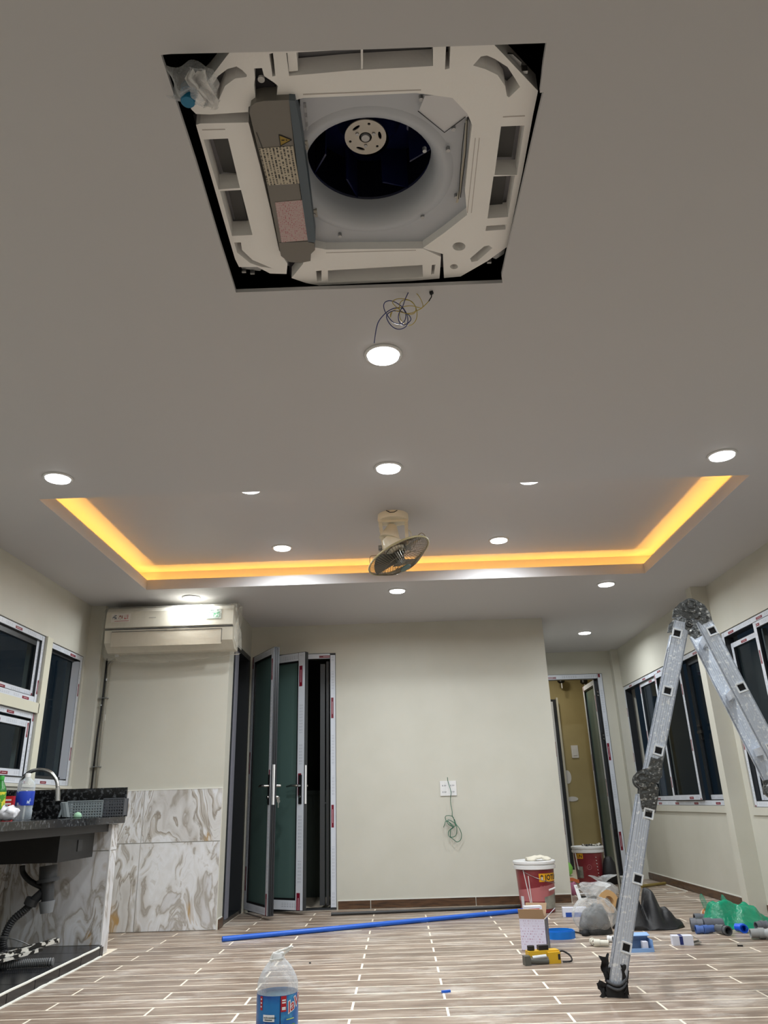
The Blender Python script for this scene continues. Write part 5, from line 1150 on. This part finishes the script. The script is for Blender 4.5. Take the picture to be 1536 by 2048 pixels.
# blue strap coil
sc_ = g0(1128, 1880); sc_.y += .08; b = B(); n = 60
pts = []
for i in range(n+1):
    a = 2*PI*i/n*1.0; pts.append((sc_.x-.01+.10*math.cos(a), sc_.y+.075*math.sin(a)))
for (dz, dr) in ((0, 0), (.0, -.004), (.001, -.008)):
    m_ = len(pts); vs = []
    for (x, y) in pts:
        cxx, cyy = sc_.x-.01, sc_.y; k = 1+dr/.09; k2 = 1+(dr-.003)/.09
        vs += [(cxx+(x-cxx)*k, cyy+(y-cyy)*k, dz), (cxx+(x-cxx)*k, cyy+(y-cyy)*k, .042+dz*6), (cxx+(x-cxx)*k2, cyy+(y-cyy)*k2, .042+dz*6), (cxx+(x-cxx)*k2, cyy+(y-cyy)*k2, dz)]
    b.add(vs, [(4*i+j, 4*i+4+j, 4*i+4+(j+1) % 4, 4*i+(j+1) % 4) for i in range(m_-1) for j in range(4)])
T(b.done('blue_strap_coil', mat('bright_blue_strap', (16, 118, 214), .35)), 'bright blue flat band curled into a ring beside the carton', 'strap')
b = B(); e0 = g0(1168, 1872); b.tube(smoothp([V((sc_.x-.02, sc_.y+.085, .03)), V((sc_.x+.06, sc_.y+.085, .03)), V((e0.x-.05, e0.y+.03, .02)), V((e0.x, e0.y, .015))]), .005, 8); b.lathe((e0.x+.01, e0.y, 0), [(.02, 0), (.028, .012), (.018, .03), (.004, .034)], 14)
T(b.done('black_cable_plug', BLACKR, smooth=True), 'black cable with a thick plug lying by the blue band', 'cable')
# yellow rotary drill lying down
dp = g0(1086, 1929); Md = frm((dp.x, dp.y+.03, 0), .18, 0)
dr_ = thing('power_drill', (dp.x, dp.y+.03, 0), 'yellow and grey power drill lying on the floor in front of the carton', 'drill')
YD = mat('tool_yellow', (206, 164, 36), .4); DGR = mat('tool_grey', (84, 84, 78), .45)
b = B(Md); b.box(-.075, -.012, .028, .10, .045, .062); b.box(.03, -.03, .0, .10, .02, .055); b.done('motor_housing', YD, dr_)
b = B(Md); b.box(-.07, -.028, .022, .03, .0, .034); b.cyl((-.06, -.02, .03), (.02, -.02, .034), .013, n=12); b.done('steel_shaft', STEEL, dr_)
b = B(Md); b.box(-.108, -.04, 0, -.075, .005, .045); b.cyl((-.09, -.02, .02), (.03, -.02, .012), .016, n=14); b.done('gear_head', DGR, dr_)
b = B(Md); b.cyl((-.05, .02, .06), (-.05, .02, .085), .020, n=16); b.box(-.01, .0, .062, .045, .035, .085); b.done('rubber_grip', BLACK, dr_)
b = B(Md); b.tube(smoothp([V((.10, .01, .04)), V((.13, .02, .05)), V((.165, .0, .03)), V((.16, -.03, .008)), V((.11, -.03, .006))]), .0045, 8); b.done('cord', BLACKR, dr_, smooth=True)
b = B(Md); b.box(.085, -.0312, .018, .098, -.0301, .045); b.done('black_mark', LABK, dr_)

# pipe fittings
def elbow(name, p, ang, r, L, m, label, cat='pipe fitting', bend=1.2, g=None):
    t = thing(name, p, label, cat, g); M__ = frm(p, ang, 0)
    b = B(M__); z = r*1.18; b.pipe((0, 0, z), (L, 0, z), r, r*.8, 20); b.pipe((-.002, 0, z), (.4*L, 0, z), r*1.18, r*.8, 20); b.done('socket', m, t, smooth='auto')
    b = B(M__); e = V((-L*.6*math.cos(bend), L*.6*math.sin(bend), z)); b.pipe((0, 0, z), e, r*1.02, r*.8, 20); b.pipe(e*.55+V((0, 0, z*.45)), e, r*1.18, r*.8, 20); b.done('branch', m, t, smooth='auto')
    return t
PV = mat('ivory_pvc', (206, 202, 188), .4)
elbow('ivory_pipe_elbow', g0(1190, 1893), -.35, .017, .085, PV, 'ivory plastic pipe elbow lying on the tiles left of the ladder')
elbow('white_pipe_tee', g0(1226, 1885), .7, .016, .05, WHITEP, 'white pipe piece half hidden behind the ladder leg')
elbow('grey_pipe_tee', g0(1412, 1864)+V((0, .03, 0)), 0.05, .033, .13, GREYPVC, 'thick grey pipe fitting at the left of the green bag', bend=.3)
elbow('grey_pipe_coupling', g0(1424, 1848)+V((0, .05, 0)), .15, .026, .16, GREYPVC, 'grey pipe coupling lying behind the thick grey fitting', bend=.2)
elbow('grey_reducer', g0(1442, 1870)+V((.03, .0, 0)), 1.9, .024, .07, mat('grey_pvc_dark', (84, 87, 90), .4), 'short dark grey reducer facing the camera beside the green bag', bend=.2)
elbow('pale_blue_coupling', g0(1424, 1866)+V((-.06, -.02, 0)), .3, .021, .08, mat('dusty_blue', (74, 104, 168), .4), 'dull blue coupling among the grey pipe fittings', bend=.4)
elbow('blue_pipe_elbow', g0(1492, 1866)+V((0, .02, 0)), 2.2, .022, .055, mat('royal_blue', (10, 86, 214), .35), 'bright blue pipe elbow lying in front of the green bag', bend=1.0)
elbow('grey_pipe_socket', g0(1528, 1862)+V((0, .0, 0)), 3.3, .026, .05, GREYPVC, 'grey pipe socket at the right picture edge, the rear one', bend=.4)
elbow('light_grey_elbow', g0(1530, 1878)+V((0, .0, 0)), 3.0, .026, .08, mat('light_grey_pvc', (150, 152, 152), .4), 'pale grey elbow at the right picture edge, the front one', bend=.7)
# green bag
GB = film_clear('green_film', (18, 150, 112), .72, rough=.22, bump=(16, 1.0))
gp = g0(1486, 1858); gp.y += .12
gbg = thing('green_carrier_bag', (gp.x, gp.y, 0), 'shiny green plastic carrier bag slumped against the right wall baseboard', 'bag')
heap('bag_film', 0, 0, lump(gp.x+.02, gp.y, .26, .15, [(-.11, .02, .09, .1, .15), (.03, 0, .12, .1, .13), (.16, .02, .08, .09, .05)], 21, .035), 64, GB, parent=gbg, smooth=True)
b = B()
for (xx, yy, h_, ln) in ((-.19, .0, .11, -.02), (-.09, -.01, .10, .02)):
    b.grid(lambda u, v: V((gp.x+xx+u*.05+ln*v-.01*v*u, gp.y+yy+.012*math.sin(u*6), .10+v*h_*(1-.8*abs(u-.4)))), 7, 8)
b.done('handle_ear', film_clear('green_film_thin', (40, 160, 130), .5, rough=.3, bump=(16, .6)), gbg, smooth=True)
# tipped little can
q0 = g0(1434, 1846); b = B(); b.M = Matrix.Translation(V((q0.x, q0.y+.14, .04))) @ Matrix.Rotation(.5, 4, 'Y') @ Matrix.Rotation(1.1, 4, 'X'); b.pipe((0, 0, -.03), (0, 0, .03), .04, .03, 24); tr_ = b.done('label_roll', mat('printed_roll', (196, 186, 168), .5, var=((176, 104, 54), 24, .5, .58)), smooth='auto'); T(tr_, 'small printed roll leaning on the green bag', 'tape roll')
# blue and white cartons
bp2 = g0(1283, 1905); M2 = frm((bp2.x, bp2.y+.05, 0), .02, 0); t = thing('blue_tray_carton', (bp2.x, bp2.y+.05, 0), 'light blue open carton lid showing its dark inside, right behind the ladder foot', 'box')
b = B(M2); b.box(-.075, -.05, 0, .075, -.045, .02); b.box(-.075, .045, 0, .075, .05, .085); b.box(.07, -.045, 0, .075, .045, .06); b.box(-.075, -.045, 0, -.07, .045, .06); b.ob((-.075, .0, .075), (.15, 0, 0), (0, .05, .01), (0, .0, .003)); b.done('carton_wall', mat('pale_blue_card', (128, 164, 212), .5), t)
b = B(M2); b.box(-.07, -.045, .001, .07, .045, .004); b.done('inside', mat('dark_brown_inside', (40, 30, 26), .8), t)
b = B(M2); b.box(.02, -.03, .004, .05, .01, .05); b.done('inner_flap', CARDW, t)
bp3 = g0(1374, 1891); M3 = frm((bp3.x, bp3.y+.03, 0), -.12, 0); t = thing('small_white_box', (bp3.x, bp3.y+.03, 0), 'small white carton with a dark blue stripe on the open floor, right of the ladder', 'box')
b = B(M3); b.box(-.075, -.03, 0, .045, .03, .05); b.done('carton', CARDW, t)
b = B(M3); b.box(-.034, -.031, .004, -.014, -.0301, .048); b.box(-.034, -.03, .0502, -.014, .03, .0508); b.done('blue_stripe', mat('navy_print', (28, 44, 110), .5), t)
b = B(M3); b.ob((.046, -.03, .003), (.045, 0, .01), (0, .058, 0), (-.003, 0, .008)); b.ob((.046, -.03, .045), (.035, -.0, -.02), (0, .058, 0), (.0, 0, .003)); b.done('flap', mat('grey_card', (150, 146, 138), .7), t)
bp4 = g0(1152, 1834); M4 = frm((bp4.x, bp4.y+.04, 0), -.1, 0); t = thing('blue_white_carton', (bp4.x, bp4.y+.04, 0), 'flat blue and white carton between the paint bucket and the plastic bag', 'box')
b = B(M4); b.box(-.09, -.035, 0, .09, .035, .062); b.done('carton', CARDW, t); b = B(M4); b.box(-.07, -.0362, .0, .09, -.0351, .03); b.done('blue_print', mat('deep_blue_print', (30, 72, 160), .5), t)
q0 = g0(892, 1985); T(B(frm(q0, .25, 0)).box(-.022, -.006, 0, .022, .006, .009).box(-.01, -.01, 0, .008, .012, .006).done('blue_clip', mat('clip_blue', (24, 96, 200), .4)), 'tiny blue plastic clip alone in the middle of the floor', 'clip')
q0 = g0(620, 1927); T(B().lathe(q0, [(.004, 0), (.007, .003), (.003, .007)], 8).done('dark_pellet', BLACK), 'tiny dark crumb on the floor beyond the water jug', 'crumb')
q0 = g0(1481, 1893); T(B(frm(q0, -.4, 0)).box(-.014, -.005, 0, .014, .005, .008).box(-.016, -.006, 0, -.012, .006, .010).done('dark_screw_plug', BLACK), 'tiny black plug on the floor in front of the green bag', 'plug')

# clutter in the corridor doorway
q0 = g0(1137, 1752); b = B(); b.lathe((q0.x-.0, q0.y, .0), [(.01, 0), (.05, .03), (.06, .09), (.04, .13), (.01, .15)], 20); T(b.done('lime_balloon', mat('lime_green', (150, 220, 110), .5), smooth=True), 'lime green ball shaped thing peeking past the wall corner', 'ball')
q0 = g0(1148, 1790); sk3 = thing('pink_bag', q0, 'small pink plastic bag at the foot of the wall corner', 'bag'); heap('bag_film', 0, 0, lump(q0.x, q0.y+.03, .055, .05, [(0, 0, .05, .05, .10)], 30, .02), 28, mat('pink_film', (176, 104, 136), .4), parent=sk3, smooth=True)
b = B(); b.grid(lambda u, v: V((q0.x-.02+u*.1, q0.y+.08, .10+v*.03+.01*math.sin(u*5))), 6, 4); b.done('orange_corner', mat('orange_scrap', (214, 120, 70), .6), sk3)
a, c_ = g0(1157, 1800), V((0, 0, 0)); b = B(); b.ob(a, (.03, 0, 0), (-.003, .12, .105), (0, .0, .004)); T(b.done('white_stick', WHITEP), 'short white stick leaning on the clutter before the farther bucket', 'stick')
for i, (x0_, y0_, x1_, y1_, r, m, nm, lab) in enumerate(((1150, 1782, 1190, 1776, .011, mat('dull_steel', (110, 112, 112), .5, .5), 'steel_tube', 'dull steel tube lying below the farther bucket'), (1158, 1790, 1192, 1789, .008, WHITEP, 'white_rod', 'thin white rod lying in front of the farther bucket'), (1160, 1795, 1192, 1797, .009, mat('dark_tube', (60, 60, 60), .5), 'dark_tube', 'dark tube end lying nearest to the knotted bag'))):
    a, c_ = g0(x0_, y0_), g0(x1_, y1_); a.z = c_.z = r; T(B().cyl(a, c_, r, n=12).done(nm, m, smooth='auto'), lab, 'tube')
q0 = g0(1221, 1768); heap('black_cloth', 0, 0, (lambda fn: (lambda a, r: (lambda p: (p[0], p[1], p[2]))(fn(a, r))))(lump(q0.x+.02, q0.y, .09, .07, [(-.02, 0, .08, .08, .24), (.04, 0, .06, .07, .17)], 41, .03)), 30, BAGK, smooth=True, label='black cloth bundle slumped between the farther bucket and the door jamb', category='cloth')
q0 = g0(1230, 1766)+V((.08, 0, 0)); T(B().box(q0.x-.1, q0.y+.0, 0, q0.x+.12, q0.y+.05, .05).box(q0.x-.11, q0.y-.01, .05, q0.x+.13, q0.y+.06, .062).done('white_board_pack', mat('board_white', (206, 208, 206), .5)), 'pale flat board pack on the floor at the corridor door threshold', 'board')
a, c_ = g0(1243, 1800), at(1222, 1650, 1, 8.85); a.z = .0; T(B().cyl(a, c_, .012, n=12).done('leaning_metal_rod', mat('rod_grey', (128, 126, 118), .35, .6), smooth='auto'), 'long grey rod leaning towards the corridor door leaf', 'rod')
a, c_ = g0(1284, 1776), g0(1331, 1770); a.z = c_.z = .016; T(B().cyl(a, c_, .015, .013, n=12).done('bamboo_stick', mat('bamboo', (128, 112, 56), .5), smooth='auto'), 'olive bamboo stick lying near the right wall baseboard', 'stick')
for (x0_, y0_, x1_, y1_, lab) in ((1330, 1770, 1372, 1783, 'white trim strip tight along the right baseboard'), (1334, 1786, 1372, 1785, 'short white strip lying square to the right baseboard')):
    a, c_ = g0(x0_, y0_), g0(x1_, y1_); d = (c_-a).normalized(); T(B().ob(a, c_-a, V((-d.y, d.x, 0))*.018, V((0, 0, .006))).done('white_strip', mat('strip_white', (206, 202, 190), .6)), lab, 'strip')
q0 = g0(1252, 1772); T(B().lathe((q0.x, q0.y, 0), [(.02, 0), (.035, .03), (.03, .07), (.01, .09)], 14).done('green_scrap', mat('dull_green', (70, 104, 70), .7), smooth=True), 'dull green scrap at the foot of the corridor door jamb', 'scrap')
# far room fittings
T(B().box(2.33, 10.485, 1.34, 2.42, 10.5, 1.50).box(2.35, 10.478, 1.37, 2.40, 10.486, 1.46).done('far_switch', WHITEP), 'white switch box on the olive wall of the far room', 'switch')
for (x, y, rx, rz, lab) in ((1135, 1554, .05, .085, 'upper white filler patch on the olive far wall'), (1145, 1598, .075, .03, 'lower white filler patch on the olive far wall')):
    p = at(x, y, 1, 10.497); b = B(); b.M = Matrix.Translation(p) @ Matrix.Rotation(PI/2, 4, 'X'); b.lathe((0, 0, 0), [(1, 0), (1, .004)], 20); 
    b.v = [(p.x+(v[0]-p.x)*rx, v[1], p.z+(v[2]-p.z)*rz) for v in b.v]; T(b.done('filler_patch', WHITEP), lab, 'filler')
for (x, y, lab) in ((1122, 1362, 'left'), (1168, 1364, 'right')):
    p = at(x, y, 1, 10.3); t = thing('black_spotlight', (p.x, 10.3, p.z), 'small black fitting high in the far room, the %s one' % lab, 'light'); B().lathe((p.x, 10.3, p.z-.03), [(.03, 0), (.05, .02), (.05, .07), (.02, .09)], 16).done('shade', BLACK, t, smooth='auto'); B().box(p.x-.006, 10.28, p.z-.10, p.x+.006, 10.29, p.z-.02).done('pull_tab', WHITEP, t); B().cyl((p.x, 10.3, p.z+.05), (p.x, 10.3, H), .006, n=8).done('stem', BLACK, t)

# ================================================================ FIVE LITRE WATER JUG
jx, jy = -.50, 3.36; jr = .079
jg = thing('water_jug', (jx, jy, 0), 'large clear water jug with a blue wrap label and white carry handle, nearest the camera', 'bottle')
JP = [(.06, 0), (.076, .008), (jr, .03), (jr, .175), (.078, .20), (.071, .222), (.055, .250), (.036, .273), (.023, .285), (.021, .292)]
b = B(); n = 48
def jf(u, v):
    t = v*(len(JP)-1); i = min(int(t), len(JP)-2); f = t-i; r = JP[i][0]*(1-f)+JP[i+1][0]*f; z = JP[i][1]*(1-f)+JP[i+1][1]*f; a = 2*PI*u
    if z > .17: r *= 1+.05*math.cos(a*6)*min(1, (z-.17)*12)*max(0, 1-(z-.27)*30 if z > .27 else 1)
    return V((jx+r*math.cos(a), jy+r*math.sin(a), z))
b.grid(jf, 65, 50); b.done('jug_body', film_clear('jug_pet', (232, 238, 244), .20, rough=.05, bump=(26, .5)), jg, smooth=True)
b = B(); b.lathe((jx, jy, .01), [(.07, 0), (.075, .15), (.001, .151)], 32, cap=False); b.done('water', film_clear('jug_water', (150, 190, 210), .10, rough=.02, bump=(5, .2)), jg, smooth=True)
off = -math.atan2(jx, jy)
def jw(u, z, d=.0012): a = u/jr+off; return V((jx+(jr+d)*math.sin(a), jy-(jr+d)*math.cos(a), z))
def jpatch(nm, u0, u1, z0_, z1_, m, d=.001, par=None): q = B(); q.grid(lambda u, v: jw(u0+(u1-u0)*u, z0_+(z1_-z0_)*v, d), max(4, int(abs(u1-u0)/.008)), 3); return q.done(nm, m, par or jg, smooth=True)
lb = jpatch('wrap_label', -PI*jr, PI*jr, .035, .172, mat('jug_label_blue', (18, 62, 150), .3, var=((28, 120, 190), 9, .42, .62)))
LR_ = mat('label_red', (178, 24, 40), .35); LW_ = mat('label_white', (235, 240, 245), .35)
jpatch('label_right', .012, .16, .035, .171, mat('jug_label_cyan', (22, 100, 176), .3, var=((70, 170, 210), 14, .5, .66)), .0016, lb)
jpatch('seam', .0095, .0125, .035, .172, mat('seam_navy', (10, 24, 80), .4), .002, lb)
fl = jpatch('red_flag', .013, .034, .12, .171, LR_, .0024, lb)
for z in (.155, .147, .131, .126): jpatch('flag_mark', .017, .031, z, z+.0045, LW_, .003, fl)
fl = jpatch('red_flag', -.072, -.060, .125, .17, LR_, .0024, lb)
for z in (.158, .146, .134): jpatch('flag_mark', -.069, -.063, z, z+.005, LW_, .003, fl)
text('laVie', .052, lambda u, v: jw(.041+u*.9, .113+v+u*.35, .0028), LW_, 'lettering', lb, bold=.0035)
text('laVie', .052, lambda u, v: jw(.041+u*.9, .113+v+u*.35, .0034), LR_, 'lettering', lb, bold=.0004)
pl_ = jpatch('white_pill', -.055, -.010, .09, .112, LW_, .0024, lb)
text('NƯỚC KHOÁNG', .0062, lambda u, v: jw(-.052+u, .1005+v, .0032), mat('pill_ink', (40, 70, 80), .5), 'lettering', pl_, bold=.0003)
jpatch('pill_line', -.048, -.018, .094, .097, mat('pill_ink', (40, 70, 80), .5), .0032, pl_)
for (u, z) in ((-.052, .074), (-.040, .074), (-.028, .074)): jpatch('small_mark', u, u+.008, z, z+.009, LW_, .0024, lb)
jpatch('green_leaf', .045, .075, .07, .076, mat('leaf_green', (96, 160, 60), .4), .0026, lb); jpatch('white_foot', .03, .09, .035, .06, LW_, .0022, lb); jpatch('white_line', .035, .07, .092, .095, mat('lime_line', (190, 220, 110), .4), .0026, lb)
b = B(); b.lathe((jx, jy, .281), [(.024, 0), (.024, .02), (.021, .024)], 24); b.done('cap', WHITEP, jg, smooth='auto')
b = B(); b.tube(smoothp([V((jx-.028, jy-.01, .283)), V((jx-.02, jy-.01, .299)), V((jx+.0, jy-.012, .309)), V((jx+.03, jy-.012, .317)), V((jx+.055, jy-.012, .325)), V((jx+.05, jy-.012, .317)), V((jx+.02, jy-.012, .299))]), .0045, 8); b.ob((jx-.028, jy-.03, .279), (.05, 0, .006), (0, .05, 0), (0, 0, .005)); b.done('carry_handle', film_clear('handle_plastic', (240, 240, 236), .75), jg, smooth='auto')
